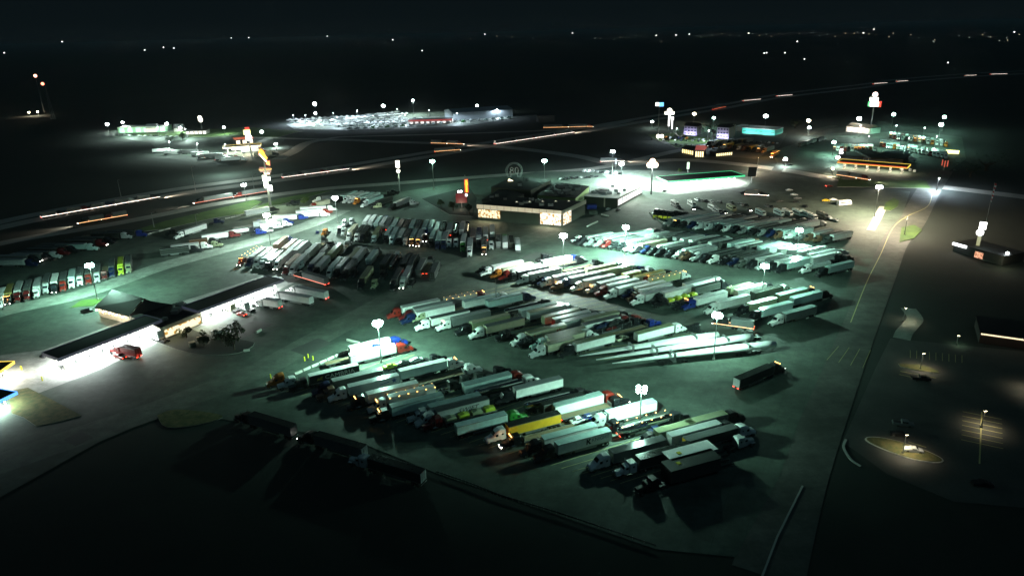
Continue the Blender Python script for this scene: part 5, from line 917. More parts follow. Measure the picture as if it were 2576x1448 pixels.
# ---- long central row -------------------------------------------------------------------------
a = 'long central row'; h = 28.5
Bt('c1', 235, 330, 208, 'K', a); S('c1', 385, 278, 'L', 'van', 'W', 'W', a, h); S('c1', 530, 312, 'L', 'van', 'C', 'O', a, h, classic=False); S('c1', 655, 335, 'L', 'van', 'W', 'R', a, h); S('c1', 748, 358, 'L', 'van', 'K', 'K', a, h, roof='W')
S('c1', 925, 392, 'L', 'van', 'S', 'W', a, h, roof='W', classic=False); Bt('c1', 1050, 480, 208, 'K', a); Bt('c1', 1130, 500, 208, 'N', a); S('c1', 1272, 432, 'L', 'van', 'W', 'W', a, h); Bt('c1', 1330, 560, 208, 'U', a, lit='ap'); S('c1', 1520, 450, 'L', 'van', 'W', 'N', a, h, classic=False)
S('c1', 1722, 492, 'L', 'van', 'W', 'W', a, h); S('c1', 1935, 525, 'L', 'van', 'W', 'S', a, h, lit='ap'); S('c1', 2075, 560, 'L', 'van', 'W', 'M', a, h); S('c1', 2215, 602, 'L', 'van', 'W', 'W', a, h, classic=False)
S('c2', 230, 392, 'L', 'van', 'C', 'N', a, h, roof='W'); S('c2', 302, 426, 'L', 'van', 'W', 'U', a, h); S('c2', 352, 472, 'L', 'van', 'W', 'W', a, h, roof='S'); S('c2', 598, 452, 'L', 'van', 'W', 'K', a, h); S('c2', 640, 545, 'L', 'low', 'L', 'K', a, h); Bt('c2', 800, 600, 208, 'K', a); Bt('c2', 880, 580, 208, 'K', a, lit='ap')
S('c2', 1012, 528, 'L', 'van', 'W', 'B', a, 28); S('c2', 1302, 578, 'L', 'van', 'W', 'W', a, 28, classic=False); S('c2', 1690, 600, 'L', 'cont', 'H', 'K', a, 27, L=14, classic=False); S('c2', 1842, 672, 'L', 'van', 'T', 'K', a, 27, roof='T', classic=False); S('c2', 2142, 722, 'L', 'van', 'G', 'W', a, 26, roof='T')
S('c1', 1112, 205, 'R', 'van', 'W', 'B', a, h, classic=False); Bt('c1', 1140, 140, 28, 'K', a); S('c1', 1180, 300, 'R', 'flat', 'D', 'K', a, h); S('c1', 1420, 350, 'R', 'flat', 'D', 'K', a, h); S('c1', 1762, 322, 'R', 'van', 'C', 'K', a, h); S('c1', 1962, 352, 'R', 'van', 'C', 'S', a, h, roof='C')
S('c2', 85, 215, 'R', 'cont', 'A', 'K', a, h, L=9); Bt('c2', 400, 170, 28, 'S', a, classic=False); Bt('c2', 300, 150, 28, 'N', a); S('c2', 235, 250, 'R', 'van', 'C', 'K', a, h, roof='A'); S('c2', 425, 275, 'R', 'van', 'H', 'S', a, h, lit='ma'); Bt('c2', 350, 285, 28, 'R', a, lit='ap')
S('c2', 868, 345, 'R', 'van', 'W', 'S', a, h, doorc='C', roof='S', classic=False); S('c2', 985, 395, 'R', 'cont', 'D', 'K', a, h, lit='hp', L=14); S('c2', 1528, 425, 'R', 'van', 'W', 'K', a, 27.5, doorc='C'); S('c2', 1432, 400, 'R', 'van', 'H', 'K', a, 27.5, doorc='H', L=13); S('c2', 1740, 455, 'R', 'van', 'D', 'S', a, 27.5, roof='D')
S('c2', 2062, 485, 'R', 'van', 'H', 'K', a, 27, roof='T', lit='a'); S('c2', 2242, 525, 'R', 'van', 'T', 'K', a, 26.5, roof='T')

# ---- dense far right rows ------------------------------------------------------------------------
def dense(row, p0, p1, n, nose, hdg, tcs, ccs, lod=1, side=-1, jit=.6, L=16.0, litp=.06, skip=()):
    """n trucks side by side from survey point p0 to p1 (near top left corners of their trailers)"""
    a0, a1 = at(*p0, 4.1), at(*p1, 4.1); rg = random.Random(row + nose); ph = (a1 - a0); u = Vector((cos(radians(hdg)), sin(radians(hdg)), 0))
    for k in range(n):
        if k in skip: continue
        p = a0 + ph * (k / max(1, n - 1)) + u * rg.uniform(-jit, jit); tc = tcs[rg.randrange(len(tcs))]; cc = ccs[rg.randrange(len(ccs))]; kd = rg.choices(['van', 'flat', 'tank', 'cont'], [17, 1.4, 1, .8])[0]
        lit = rg.choice(['ma', 'a', 'h', 'ap', 't']) if rg.random() < litp else ''
        semi(p, hdg + rg.uniform(-.8, .8), nose, kd, tc, cc, row, lod, side, rg.choice((L, L, L - 1.5)), lit, xy=p0[0] + (p1[0] - p0[0]) * k / n)
TCS = 'WWWSSTTWWGCDS'; CCS = 'WSKKNKKMSWKGUKDKNGS'
a = 'upper right row'
dense(a, (1478, 596), (1985, 662), 24, 'L', 28, 'WTSDGGDTCWDG', CCS, jit=1.2); dense(a, (1590, 587), (2068, 640), 21, 'R', 28, 'TSGDDWGDG', CCS, jit=1.2); S('d3', 640, 290, 'L', 'van', 'S', 'M', a, 28); S('d3', 510, 330, 'L', 'flat', 'D', 'K', a, 28); Bt('d3', 250, 330, 208, 'S', a); Bt('d3', 340, 335, 208, 'K', a)
S('d4', 1738, 635, 'L', 'ptank', 'W', 'W', a, 27, L=12); S('d4', 1980, 655, 'L', 'van', 'T', 'K', a, 27, roof='T'); S('d4', 1740, 520, 'R', 'van', 'W', 'W', a, 27); S('d4', 1690, 480, 'R', 'van', 'S', 'S', a, 27)
for x, y, c in ((2110, 520, 'K'), (2230, 530, 'K'), (2030, 510, 'S')): Bt('d4', x, y, 27, c, a)
a = 'topmost right row'
dense(a, (1693, 549), (2098, 592), 19, 'L', 28, 'WTSGTWD', CCS, jit=1.0, litp=.15); dense(a, (1760, 545), (2010, 565), 9, 'R', 28, 'TSGDTWD', 'KKNSG', jit=1.0)
for k, (x, y) in enumerate([(448, 250), (505, 262), (555, 268)]): Bt('e5', x, y, 230, 'K', a)
for k in range(4): p = Z('e5', 225 + 55 * k, 262 + 9 * k); bob(ground(p), 235, 'K', a, xy=1650 + 12 * k); m = cached('ybar', lambda: MB().box(-1.1, 1.1, -.2, .2, .1, 1.5, MT['yellow']).box(-1.0, -.8, -.3, .3, 0, .12, MT['yellow']).box(.8, 1.0, -.3, .3, 0, .12, MT['yellow']).mesh('yellow_barrier')); o = put('yellow_barrier', m, None, None, Z('e5', 215 + 55 * k, 290 + 6 * k), radians(-5)); tag(o, 'bright yellow barrier in front of the dark tractors, %s from the left' % ORD[k], 'barrier', 'yellow barriers')
MHP = [(440, 135, 'W', 'small white motor home at the upper left of the lot, alone'), (630, 135, 'W', 'white motor home, second from the left'), (865, 175, 'W', 'long pale motor home left of the two headlights'), (920, 215, 'S', 'silver motor home tucked behind the long pale one'), (1080, 180, 'H', 'green lit motor home near the centre of its lot'), (1410, 235, 'T', 'lone pale green motor home in the gap of the lot'),
       (1620, 235, 'T', 'first motor home of the tight right cluster'), (1715, 235, 'W', 'second motor home of the tight right cluster'), (1830, 235, 'T', 'third motor home of the tight right cluster'), (1920, 250, 'T', 'fourth motor home of the tight right cluster'), (1990, 280, 'W', 'lower motor home of the tight right cluster'), (2110, 265, 'D', 'dark motor home at the right end of the cluster'), (2360, 125, 'W', 'large white motor home on the pale concrete, tilted off line')]
for x, y, c, l in MHP: motorhome(ground(Z('e5', x, y, 1.5)), -82 if x < 2300 else 15, c, l)
CARS = [(480, 175, 'D', 1), (640, 190, 'K', 0), (690, 90, 'S', 1), (740, 98, 'G', 1), (790, 100, 'K', 0), (850, 108, 'S', 0), (950, 115, 'K', 0), (1080, 120, 'D', 0), (1190, 145, 'G', 1), (1250, 150, 'K', 0), (1280, 205, 'K', 0), (1480, 160, 'G', 0), (1530, 165, 'K', 0), (1000, 230, 'K', 1), (1110, 250, 'K', 0), (1190, 255, 'D', 0), (1740, 300, 'K', 0), (1800, 310, 'K', 0), (1900, 320, 'W', 1), (2020, 320, 'W', 0), (2190, 300, 'S', 1), (2260, 320, 'S', 0), (2235, 85, 'W', 0), (2150, 95, 'Y', 0), (1820, 112, 'K', 0), (1915, 160, 'K', 0), (1790, 30, 'S', 0), (1830, 70, 'G', 0)]
for k, (x, y, c, pk) in enumerate(CARS): car(ground(Z('e5', x, y, .6)), -82 + (70 if y < 120 and x > 1700 else 0), c, bool(pk), '%s %s parked in the motor home lot, %s counted from the left' % (CN[c], 'pickup' if pk else 'car', ORD[sorted(q[0] for q in CARS).index(x)]), 'cars among the motor homes', lit='h' if x in (640, 1280, 1000) else '')

# ---- left blocks, noses towards the shot or away ------------------------------------------------------
a = 'left block near line'
FL = [(195, 345, 'W', 'N'), (283, 350, 'W', 'S'), (345, 368, 'T', 'S'), (412, 388, 'W', 'K'), (524, 376, 'W', 'W'), (622, 432, 'P', 'M'), (706, 432, 'S', 'S'), (915, 420, 'S', 'N'), (980, 455, 'S', 'K'), (1140, 470, 'T', 'S'), (1218, 475, 'S', 'K'), (1316, 492, 'G', 'K'), (1508, 592, 'H', 'K'), (1883, 610, 'G', 'K'), (1998, 585, 'S', 'W')]
for x, y, t_, c_ in FL: S('f6', x, y, 'L', 'van', t_, c_, a, 87, side=1, roof=t_ if t_ in 'TG' else None, lit='h' if x in (524, 1998) else '')
for x, y, c_ in ((810, 450, 'T'), (1440, 540, 'K'), (1390, 510, 'W'), (1790, 560, 'K'), (2120, 650, 'K'), (560, 420, 'K')): Bt('f6', x, y, 267, c_, a)
S('f6', 120, 390, 'L', 'flat', 'D', 'M', a, 82, side=1, lit='hmap'); bob(ground(Z('f6', 1690, 690, 1)), 267, 'H', a, xy=940)
a = 'left block far line'
for x, y, t_, c_, k_ in [(478, 205, 'U', 'B', 'van'), (585, 245, 'P', 'S', 'van'), (650, 262, 'S', 'S', 'van'), (715, 272, 'W', 'W', 'van'), (850, 300, 'S', 'W', 'van'), (940, 290, 'D', 'K', 'flat'), (1120, 312, 'H', 'H', 'van'), (1010, 300, 'D', 'K', 'haul'), (1230, 320, 'D', 'W', 'flat'), (1372, 352, 'H', 'S', 'van'), (1425, 355, 'W', 'S', 'van'), (1580, 375, 'T', 'K', 'van'), (1745, 435, 'D', 'K', 'van'), (1840, 440, 'D', 'S', 'tank'), (1990, 430, 'D', 'K', 'van'), (2065, 440, 'D', 'K', 'van'), (2168, 500, 'G', 'D', 'van'), (2250, 540, 'D', 'K', 'flat'), (2330, 540, 'D', 'K', 'van')]: S('f6', x, y, 'R', k_, t_, c_, a, 87, side=1, roof='G' if t_ == 'D' else None, lit='t' if x in (2065, 2250) else '', doorc=t_)
a = 'shop front far line'; ys = lambda x, x0, y0, x1, y1: y0 + (y1 - y0) * (x - x0) / (x1 - x0)
G1 = [(430, 190, 'S'), (500, 192, 'S'), (575, 208, 'T'), (650, 212, 'S'), (720, 222, 'G'), (795, 235, 'T'), (872, 243, 'G'), (950, 250, 'D'), (1025, 250, 'T'), (1105, 252, 'G'), (1190, 262, 'T'), (1270, 262, 'T'), (1345, 285, 'W'), (1420, 280, 'D'), (1505, 290, 'S'), (1590, 305, 'D'), (1668, 285, 'S'), (1730, 300, 'K'), (1810, 375, 'P'), (1890, 355, 'B'), (1975, 350, 'S'), (2060, 320, 'W'), (2140, 440, 'G'), (2225, 450, 'S'), (2308, 450, 'D'), (2388, 485, 'S')]
for i, (x, y, t_) in enumerate(G1): S('g7', x, y, 'R', 'van' if i not in (15, 17) else 'tank', t_, 'KSWBKEKSK'[i % 9], a, 90 if x < 1700 else 91, side=1, lod=1, L=16 if x < 2100 else 13, lit='t' if i in (4, 10, 14, 20) else '', roof=t_ if t_ in 'GTDP' else None, doorc=t_)
a = 'shop front near line'
G2 = [(245, 310, 'C', 'W'), (345, 320, 'D', 'W'), (410, 330, 'D', 'K'), (560, 340, 'H', 'T'), (715, 342, 'T', 'K'), (790, 355, 'T', 'T'), (880, 368, 'T', 'K'), (960, 372, 'G', 'S'), (1042, 375, 'T', 'K'), (1122, 382, 'S', 'K'), (1285, 385, 'T', 'K'), (1366, 412, 'T', 'N'), (1440, 412, 'S', 'N'), (1685, 440, 'W', 'E'), (1768, 500, 'S', 'S'), (1885, 402, 'W', 'K'), (1955, 480, 'G', 'K')]
for i, (x, y, t_, c_) in enumerate(G2): S('g7', x, y, 'L', 'van', t_, c_, a, 90 if x < 1700 else 91, side=1, lod=1, lit={8: 'hap', 9: 'hap', 16: 'hap'}.get(i, ''), roof=t_ if t_ in 'GTDH' else None)
for x, y, c_ in ((200, 320, 'S'), (150, 310, 'K'), (480, 350, 'K'), (640, 340, 'N'), (1240, 400, 'M'), (1545, 460, 'W'), (1630, 460, 'W'), (2080, 490, 'S'), (210, 210, 'S'), (300, 190, 'G'), (1240, 310, 'B')): Bt('g7', x, y, 270, c_, a, classic=x in (480, 1240), lit='h' if x == 1240 else '')
lamp('POINT', 'running_light', at(1070, 574, 3), 500, (.1, .25, 1), .4)
# ---- line of noses on the left --------------------------------------------------------------------------
a = 'left edge line'
H1 = [(-10, 1330, 'W', 'W'), (105, 1270, 'A', 'K'), (235, 1230, 'S', 'M'), (365, 1210, 'D', 'M'), (497, 1175, 'S', 'W'), (625, 1110, 'D', 'S'), (740, 1110, 'W', 'K'), (860, 1080, 'D', 'R'), (978, 1040, 'T', 'W'), (1095, 1005, 'D', 'W'), (1210, 985, 'D', 'R'), (1330, 960, 'D', 'S'), (1428, 925, 'D', 'M'), (1535, 885, 'D', 'N'), (1655, 860, 'L', 'L'), (1760, 830, 'D', 'H')]
for i, (x, y, t_, c_) in enumerate(H1):
    hd = 119 - i * .2; g0 = Z('h8', x, y, .6); u = Vector((cos(radians(hd)), sin(radians(hd)), 0)); semi(ground(g0) + u * 6.5, hd, 'L', 'van' if i not in (12,) else 'flat', t_, c_, a, 0, 0, L=14.5, lit='hap' if i == 1 else ('h' if i in (6,) else ''), roof='G' if t_ == 'D' else t_, xy=x)
a = 'dark highway side line'
for x, y, t_, c_, hd in [(-110, 650, 'S', 'N', -4), (130, 575, 'G', 'K', -4), (230, 545, 'D', 'S', -4), (-60, 600, 'G', 'K', -4), (350, 500, 'D', 'M', -4), (480, 470, 'D', 'K', -4), (745, 440, 'T', 'T', -3), (560, 440, 'D', 'M', -3), (880, 385, 'D', 'M', -3), (1000, 350, 'D', 'K', -3), (1100, 330, 'D', 'S', -2), (1440, 262, 'D', 'B', 0), (1230, 290, 'D', 'S', -1)]: S('h8', x, y, 'R', 'van' if hd != -2 else 'flat', t_, c_, a, hd, lod=1, roof='G' if t_ == 'D' else 'S', lit='h' if x in (-60, 880) else '', classic=False)
# ---- trailers under the tall sign -------------------------------------------------------------------------
a = 'group under tall sign'
for x, y, n_, k_, t_, c_, to in [(548, 520, 'L', 'van', 'W', 'W', (848, 425)), (380, 712, 'R', 'van', 'W', 'W', (720, 672)), (250, 755, 'R', 'van', 'D', 'K', (590, 715)), (752, 585, 'R', 'van', 'W', 'M', (1060, 540)), (600, 640, 'R', 'van', 'U', 'K', (750, 625)), (1000, 548, 'R', 'ptank', 'W', 'K', (1310, 500)), (1370, 425, 'R', 'van', 'S', 'B', (1810, 375)), (1282, 295, 'R', 'van', 'W', 'K', (1570, 240)), (1450, 440, 'R', 'van', 'W', 'W', (1700, 410)),
        (1600, 355, 'R', 'van', 'W', 'B', (1890, 330)), (1880, 290, 'R', 'van', 'W', 'R', (2195, 262)), (1975, 310, 'R', 'van', 'W', 'W', (2100, 298)), (1930, 250, 'R', 'van', 'W', 'W', (2240, 228)), (1130, 500, 'R', 'flat', 'S', 'B', (1420, 455)), (2140, 185, 'L', 'van', 'C', 'R', (2290, 150))]:
    S('i1', x, y, n_, k_, t_, c_, a, to=to, lod=0, classic=False if c_ == 'W' else None)
for x, y, c_, hd in ((405, 545, 'K', 190), (945, 410, 'N', 8), (1650, 470, 'W', 8), (1530, 520, 'W', 8), (1450, 540, 'B', 8), (1860, 190, 'K', 15), (2235, 545, 'O', 262), (920, 690, 'H', 5)): Bt('i1', x, y, hd, c_, a)
S('i1', 2262, 440, 'L', 'van', 'T', 'O', 'x', 80, side=1, L=9) if 0 else None
car(ground(Z('i1', 2145, 545, .5)), 100, 'N', False, 'small dark car alone on the pale lane')
a = 'group by panel mast'
for x, y, n_, t_, c_, hd in [(590, 200, 'L', 'T', 'K', 66), (690, 205, 'L', 'W', 'S', 66), (770, 212, 'L', 'W', 'S', 66), (845, 222, 'L', 'T', 'O', 66), (960, 262, 'L', 'T', 'S', 64), (1100, 282, 'L', 'D', 'K', 64), (1365, 300, 'L', 'S', 'K', 64), (930, 225, 'L', 'S', 'K', 66), (280, 215, 'L', 'G', 'W', 25)]: S('i2', x, y, n_, 'van', t_, c_, a, hd, lod=1, roof=t_ if t_ in 'TD' else None, lit='a' if c_ == 'O' else '')
for x, y, c_, hd in ((1600, 305, 'S', 20), (1320, 150, 'K', 20), (1100, 350, 'H', 200), (1260, 165, 'D', 20)): Bt('i2', x, y, hd, c_, a)
# ---- trucks at the two long canopies ------------------------------------------------------------------------
a = 'long canopy fuel lanes'
for z, x, y, n_, k_, t_, c_, hd, L_, lit in [('l6', 2130, 215, 'L', 'van', 'W', 'W', -27, 16, 't'), ('l6', 1980, 265, 'L', 'van', 'W', 'S', -27, 16, ''), ('l6', 1815, 330, 'L', 'van', 'W', 'W', -22, 7.5, 't'), ('l6', 420, 790, 'L', 'van', 'M', 'M', -24, 7.5, 'tr')]: 
    a_, b_, s_ = ZN[z]; semi(at(a_ + s_ * x, b_ + s_ * y, 4.1), hd, n_, k_, t_, c_, a, 0, -1, L_, lit, xy=a_ + s_ * x)
Bt('l6', 1500, 410, 150, 'H', a); Bt('l6', 1640, 400, 150, 'S', a); Bt('l6', 800, 690, 150, 'W', a, classic=False)
car(ground(Z('l6', 110, 440, .5)), 15, 'K', False, 'dark car at the left end of the brown roofed restaurant'); car(ground(Z('l6', 1610, 478, .5)), 150, 'R', False, 'red car with lit tail lights below the upper canopy', lit='t'); car(ground(Z('l6', 430, 890, .5)), 150, 'M', True, 'small red pickup with lit tail lights beside the maroon box truck', lit='t')
for k in range(9): p = Z('q4', 940 - 62 * k, 470 + 24 * k); crate(ground(p), radians(30), .9, .7, 1.7, (.3, .3, .3), 'pump cabinet on the lower fuel apron, %s from the right' % ORD[k], 'pump_cabinet', 'pump')
# ---- right car park -------------------------------------------------------------------------------------------
car(ground(at(2298, 1131, .5)), -17, 'S', False, 'silver car parked beside the oval grass island'); car(ground(at(2262, 1092, .5)), -17, 'K', False, 'black car behind the silver car, under the lamp'); car(ground(at(2272, 1066, .5)), -17, 'G', True, 'grey pickup, farthest of the three parked by the oval island'); car(ground(at(2317, 952, .5)), -12, 'K', True, 'black pickup below the long grass strip'); car(ground(at(2472, 1216, .5)), -10, 'K', False, 'nearly invisible dark car at the bottom right')
bob(ground(at(1633, 1225, 1)), 205, 'K', 'dark bottom apron', xy=1633)

# ---- wind turbine blades on their cradles --------------------------------------------------------------------------
def blade(tip, root, label, w0=4.2):
    a, b = at(*tip, 2.6), at(*root, 3.0); d = b - a; L = Vector((d.x, d.y, 0)).length; t = empty('turbine_blade', (a.x, a.y, 0), math.atan2(d.y, d.x), label, 'turbine blade', 'wind turbine blades laid on cradles')
    m = MB(); st = []; n = 16
    for i in range(n + 1):
        s = i / n; wd = .18 + (w0 * .5) * (s / .78) ** .8 if s < .78 else (w0 * .5 + .18) + (1.15 - w0 * .5 - .18) * (s - .78) / .22; hgt = .12 + 1.25 * s ** 1.2 if s < .95 else 1.15; zc = 2.3 + .25 * sin(s * 3)
        st.append((s * L, wd, zc, hgt))
    k = 12; vs = []; 
    for x, wd, zc, hg in st:
        for j in range(k): an = 2 * pi * j / k; vs.append((x, cos(an) * wd, zc + sin(an) * hg))
    fs = [tuple(range(k))[::-1]] + [(i * k + j, i * k + (j + 1) % k, (i + 1) * k + (j + 1) % k, (i + 1) * k + j) for i in range(n) for j in range(k)] + [tuple(range(n * k, n * k + k))]
    m.add(vs, fs, MT['plain']); bl_ = m.build('blade', t, (.74, .75, .74)); [setattr(p, 'use_smooth', True) for p in bl_.data.polygons]
    for s in (.36, .82):
        x = s * L; m = MB(); m.box(x - .6, x + .6, -1.9, 1.9, .9, 1.2, MT['steel']); m.box(x - .35, x + .35, -1.9, -1.6, 1.2, 3.7, MT['steel']); m.box(x - .35, x + .35, 1.6, 1.9, 1.2, 3.7, MT['steel']); m.box(x - .35, x + .35, -1.9, 1.9, 3.7, 3.9, MT['steel']); m.build('cradle', t)
        m = MB(); m.box(x - 5, x + 5, -1.2, 1.2, .7, .9, MT['dark']); [m.cyl((x + dx, sy - .25, .5), (x + dx, sy + .25, .5), .5, MT['rubber'], 10) for dx in (-4, -2.7, 3, 4.3) for sy in (-1, 1)]; m.build('trailer', t)
blade((1458, 893), (1806, 838), 'white wind turbine blade on a trailer, farthest of three'); blade((1500, 902), (1893, 842), 'white wind turbine blade on a trailer, middle one of three'); blade((1541, 911), (1950, 860), 'white wind turbine blade on a trailer, nearest of three')
Bt('c2', 970, 900, 150, 'K', 'lane behind turbine blades'); Bt('c2', 1640, 990, 190, 'D', 'lane behind turbine blades')

# ---- moving traffic, held still; added strips stand for its light streaks -----------------------------------------------------------------------------------
STRIP = {}
def strip(L, mat):
    if (L, mat) not in STRIP: m = MB(); [m.box(-L / 2 - .3, L / 2 + 6.3, s * 1.36 - .03, s * 1.36 + .03, z, z + .2, MT[mat]) for s in (-1, 1) for z in (1.3,)]; STRIP[(L, mat)] = m.mesh('streak_strip')
    return STRIP[(L, mat)]
MT['stripw'] = emis('strip_white', (1, .82, .7), 4.5); MT['stripr'] = emis('strip_red', (1, .2, .1), 2.0); MT['stripo'] = emis('strip_orange', (1, .5, .2), 3.0)
tn = [0]
def convoy(p0, p1, n, where, mat='stripw', away=False, beam=0):
    a, b = ground(at(*p0)), ground(at(*p1)); d = b - a; hd = math.degrees(math.atan2(d.y, d.x)) + (180 if away else 0)
    for k in range(n):
        c = a.lerp(b, (k + .5) / n); L = min(30, d.length / n - 7); L = max(L, 8); t = semi(c - Vector((cos(radians(hd)), sin(radians(hd)), 0)) * 0, hd, 'R', 'van', 'G', 'KMNS'[k % 4], None, 2, 0, round(L * 2) / 2, 'ht')
        t.location = c; tr = [q for q in t.children if q.name.startswith('trailer')][0]; put('streak_strip', strip(round(L * 2) / 2, mat), tr)
        tag(t, 'lit truck travelling %s, %s of %d' % (where, ORD[k], n), 'semi truck', 'traffic moving on the roads')
        if beam: lamp('POINT', 'road_light', c + Vector((0, 0, 5.5)), beam * .35, (1, .8, .6), .5) if 0 else None; lamp('SPOT', 'headlight_beam', c + Vector((cos(radians(hd)), sin(radians(hd)), 0)) * (L / 2 + 7) + Vector((0, 0, 1.6)), beam * 6, (1, .85, .65), .3, (radians(84), 0, radians(hd - 90)), spot_size=radians(60), spot_blend=1)
ROWS_SKIP = None
for q in [((90, 553), (390, 501), 5, 'on the highway at the far left', 'stripw', False, 9000), ((215, 563), (330, 543), 2, 'on the near carriageway at the far left', 'stripo', True, 6000), ((700, 451), (868, 429), 3, 'on the highway right of the tall sign', 'stripw', False, 9000), ((1238, 366), (1438, 336), 4, 'on the highway above the green lamps', 'stripw', False, 9000), ((1360, 324), (1485, 321), 2, 'on the far slip road', 'stripo', False, 0),
          ((1078, 362), (1160, 365), 2, 'on the overpass road', 'stripo', False, 5000), ((1085, 385), (1150, 380), 1, 'on the dark field road above the green lamps', 'stripo', False, 0), ((1500, 410), (1562, 408), 1, 'on the overpass left of the flat headed lamp', 'stripw', False, 6000), ((1865, 256), (1908, 252), 1, 'on the far highway, left of two bright ones', 'stripw', False, 0), ((1950, 244), (1988, 241), 1, 'on the far highway, right of two bright ones', 'stripw', False, 0), ((1780, 280), (1832, 269), 1, 'on the highway above the left motel', 'stripr', False, 0),
          ((2180, 214), (2240, 209), 1, 'on the far highway left of the stacked sign', 'stripw', False, 0), ((2252, 207), (2281, 205), 1, 'on the far highway above the stacked sign', 'stripw', False, 0), ((2422, 192), (2452, 191), 1, 'on the far highway at upper right', 'stripw', False, 0), ((2482, 189), (2535, 187), 1, 'on the far highway near the right edge', 'stripw', False, 0), ((2105, 443), (2168, 453), 2, 'on the street below the yellow canopy', 'stripo', False, 4000), ((1860, 492), (1920, 495), 1, 'on the road right of the green canopy', 'stripw', False, 0),
          ((755, 700), (835, 724), 1, 'behind the upper fuel canopy', 'stripr', True, 0), ((1838, 824), (1895, 832), 1, 'in the lane right of the middle block', 'stripo', True, 0), ((500, 513), (690, 482), 2, 'on the slip road below the highway', 'stripr', True, 3000)]: convoy(*q)
lamp('POINT', 'running_light', at(1940, 385, 4), 1500, (1, .5, .15), .5)

# ---- far parked trucks ----------------------------------------------------------------------------------------------
a = 'far right truck park'
dense(a, (2104, 367), (2205, 368), 12, 'L', 62, 'STWGPC', 'KSRWO', 2, L=14, litp=.3); dense(a, (2222, 356), (2385, 385), 19, 'L', 62, 'TSTGTW', 'KSTRWO', 2, L=14, litp=.25); dense(a, (2245, 336), (2385, 356), 14, 'L', 62, 'TSTGDM', 'KSTRO', 2, L=14, litp=.3)
a = 'beside dark far canopy'
S('r5', 1290, 800, 'R', 'van', 'W', 'W', a, -3, lod=2); S('r5', 1350, 870, 'R', 'van', 'W', 'W', a, -3, lod=2); dense(a, (2015, 360), (2060, 348), 4, 'R', 50, 'GDDS', 'KSK', 2)
a = 'behind the roadside cafe'
dense(a, (1830, 362), (1930, 372), 9, 'L', 45, 'GDAOAVU', 'KOSU', 2, L=14, litp=.3); dense(a, (1790, 355), (1880, 350), 8, 'L', 45, 'GDSDA', 'KSK', 2, L=14); lamp('POINT', 'lot_lamp', at(1915, 360, 12), 9000, (1, .6, .25), 1); S('r4', 1890, 920, 'L', 'van', 'O', 'O', a, 55, lod=2, lit='hmap', L=12)
a = 'western fuel station'
for i, (x, y, t_, c_) in enumerate([(720, 690, 'W', 'D'), (850, 705, 'W', 'W'), (1040, 700, 'D', 'K'), (1155, 725, 'S', 'K'), (1225, 745, 'W', 'W'), (1310, 745, 'S', 'R'), (1430, 770, 'S', 'R'), (1500, 785, 'W', 'W'), (1520, 650, 'P', 'S'), (1620, 670, 'W', 'W'), (1730, 690, 'W', 'R'), (1870, 730, 'C', 'K')]): a_, b_, s_ = 222.3, 222.3, .2219; semi(at(222.3 + .2219 * x, 222.3 + .2219 * y, 4.1), 6 + i * .8, 'R', 'van', t_, c_, a, 2, -1, 16, 't' if c_ == 'R' else '', xy=x)
lamp('POINT', 'lot_lamp', at(560, 398, 14), 60000, WHITE, 1)
# distant vehicle lot and other small cars
rg = random.Random(5); n = 0
def spot(p, hd, c, where, pk): global n; car(ground(p), hd, c, pk, 'tiny pale vehicle in the tight rows of the distant vehicle lot', 'vehicles of the distant lot', 2).scale = (1.5, 1.35, 1.6)
for r_ in range(7):
    x0, x1 = [(735, 1010), (760, 1060), (800, 1080), (850, 1110), (870, 1020), (900, 1000), (730, 960)][r_]; y0, y1 = [(308, 296), (312, 300), (316, 304), (320, 309), (300, 288), (294, 284), (304, 290)][r_]
    for k in range(17): t_ = k / 16; spot(at(x0 + (x1 - x0) * t_ + rg.uniform(-2, 2), y0 + (y1 - y0) * t_), 20 + rg.uniform(-4, 4), rg.choice('WWWSWSG'), 0, rg.random() < .5)
for k in range(22): t_ = k / 21; spot(at(880 + 400 * t_, 326 - 28 * t_ ** 1.3), 60, rg.choice('TSWSTE'), 0, True)
for nm, x0, y0, x1, y1, cnt, hd, cs, lab in [('m', 1640, 352, 1800, 358, 12, 70, 'SGKWN', 'tiny car in the row below the motels'), ('g', 300, 341, 470, 345, 14, 70, 'SGKWH', 'tiny car in front of the green lit shops'), ('k', 1470, 432, 1560, 438, 9, 60, 'KGSWK', 'small car in the glare behind the white roofed shop'), ('k2', 1410, 452, 1500, 446, 8, 60, 'KGSK', 'small dark car behind the crowded roof of the shop'), ('r', 2255, 425, 2300, 432, 5, 60, 'KSWK', 'small car at the right end of the yellow canopy'), ('v', 1655, 346, 1955, 362, 30, 60, 'SGKWNO', 'tiny car in the crowded lot behind the roadside cafe'), ('w', 1700, 366, 1900, 380, 16, 60, 'GKDKO', 'tiny dark car in the lower rows behind the cafe')]:
    for k in range(cnt): t_ = k / max(1, cnt - 1); car(ground(at(x0 + (x1 - x0) * t_, y0 + (y1 - y0) * t_)), hd, rg.choice(cs), rg.random() < .3, lab, 'cars: ' + lab.split(' ', 2)[2], 2)
for x, y, c, l in [(1985, 770 / 3 + 160, 'K', 'dark car on the lawn side left of the yellow station'), (1870, 487, 'K', 'dark car near the road right of the green canopy, upper'), (1985, 480, 'S', 'silver car in the dark lot below the street'), (2085, 470, 'R', 'car with glowing red tail lights on the street'), (1960, 508, 'D', 'dark car in the dark lot, alone')]: car(ground(at(x, y)), 10, c, False, l, lit='t' if c == 'R' else '')
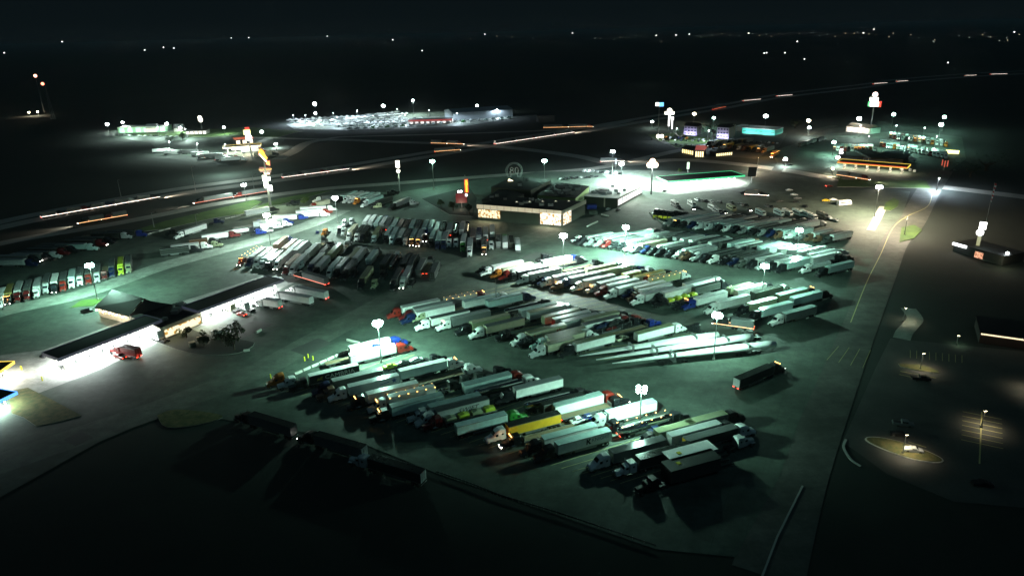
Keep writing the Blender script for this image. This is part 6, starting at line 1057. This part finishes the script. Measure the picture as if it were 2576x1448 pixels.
for x, y, c, l in [(1660, 470, 'S', 'silver car at the left corner of the green canopy'), (1672, 482, 'K', 'black car below the left corner of the green canopy'), (1555, 530, 'K', 'dark car beside the downpipe of the white roofed shop'), (1530, 528, 'S', 'silver car by the blue skip'), (120, 895, 'K', 'dark car under the lower end of the lower canopy')]: car(ground(at(x, y)), 60, c, False, l)

# ---- labels, each truck told by its look, its facing and its place in its row --------------------------------------------
for row, L_ in ROWS.items():
    if row is None: continue
    for nose in ('L', 'R'):
        sub = sorted([q for q in L_ if q[5] == nose], key=lambda q: q[0]); upr = row.startswith(('left', 'shop'))
        facing = {True: {'L': 'front facing', 'R': 'rear facing'}, False: {'L': 'left facing', 'R': 'right facing'}}[upr][nose]
        for k, q in enumerate(sub):
            _, t, kind, tc, cc, _, note, lit = q; o_ = ORD[k] if k < len(ORD) else 'last'
            if kind == 'bob': lab = 'lone %s tractor, %s %s one from left, %s' % (CN[cc], o_, facing, row)
            else: lab = '%s %s, %s cab, %s %s one from left, %s' % (CN[tc] if kind not in ('tank', 'haul', 'flat') else 'empty' if kind == 'flat' else 'shiny' if kind == 'tank' else 'loaded' if kind == 'haul' else '', KIND[kind], CN[cc], o_, facing, row)
            w_ = lab.replace(',', ' ,').split(); lab = lab if len(lab.split()) <= 24 else lab
            tag(t, lab, 'semi truck' if kind != 'bob' else 'truck tractor', 'trucks: ' + row)

# ---- beyond the 300 trucks that show largest, the rest becomes one object -------------------------------------------------
bpy.context.view_layer.update()
def survey(v):
    q = v - cam.location; f = q.dot(_F)
    return (1288 + FPX * q.dot(R2) / f, 724 - FPX * q.dot(U2) / f, f) if f > 1 else (-999, -999, 1)
trs = []
for t in [o for o in SC.objects if o.name.startswith('semi_truck') and o.type == 'EMPTY']:
    x, y, f = survey(t.location)
    if x < -70 or x > 2650: trs.append((0, t))
    else: trs.append((1 / f, t))
trs.sort(key=lambda q: -q[0]); fm_ = {}; FM = MB()
def flatmat(mat, col):
    if mat not in (MT['paint'], MT['side'], MT['roof'], MT['corr']): return mat
    k = tuple(round(c, 2) for c in col[:3])
    if k not in fm_: fm_[k] = simple('far_paint', k, .35)
    return fm_[k]
for s_, t in trs[300:]:
    for o in [t] + list(t.children_recursive):
        if o.type == 'MESH' and s_ > 0 and o.name.split('.')[0] in ('trailer', 'roof', 'container', 'trailer_deck', 'tank', 'running_gear', 'cab', 'windshield', 'headlight', 'tail_light', 'marker_lights', 'roof_lights', 'streak_strip'):
            b_ = len(FM.v); FM.v += [tuple(o.matrix_world @ v.co) for v in o.data.vertices]
            for pl in o.data.polygons: FM.f.append([b_ + i for i in pl.vertices]); FM.m.append(FM.mi(flatmat(o.data.materials[pl.material_index], o.color)))
for s_, t in trs[300:]:
    for o in list(t.children_recursive) + [t]: bpy.data.objects.remove(o)
tag(FM.build('distant_trucks'), 'far parked and moving trucks too small to tell apart', 'trucks', None, 'stuff')

# ------------------------------------------------------------------ haze added to lift the blacks and give the lamps halos
HZ = 0.00008
m, nt, b_ = newmat('lift_haze'); nt.nodes.remove(b_); pv = nt.nodes.new('ShaderNodeVolumePrincipled'); pv.inputs['Density'].default_value = HZ; pv.inputs['Color'].default_value = (.8, .9, .92, 1); pv.inputs['Anisotropy'].default_value = .35
nt.links.new(pv.outputs['Volume'], nt.nodes['Material Output'].inputs['Volume'])
hz = MB().box(-61000, 61000, -2500, 71000, -1.2, 112, m).build('haze'); tag(hz, kind='stuff')
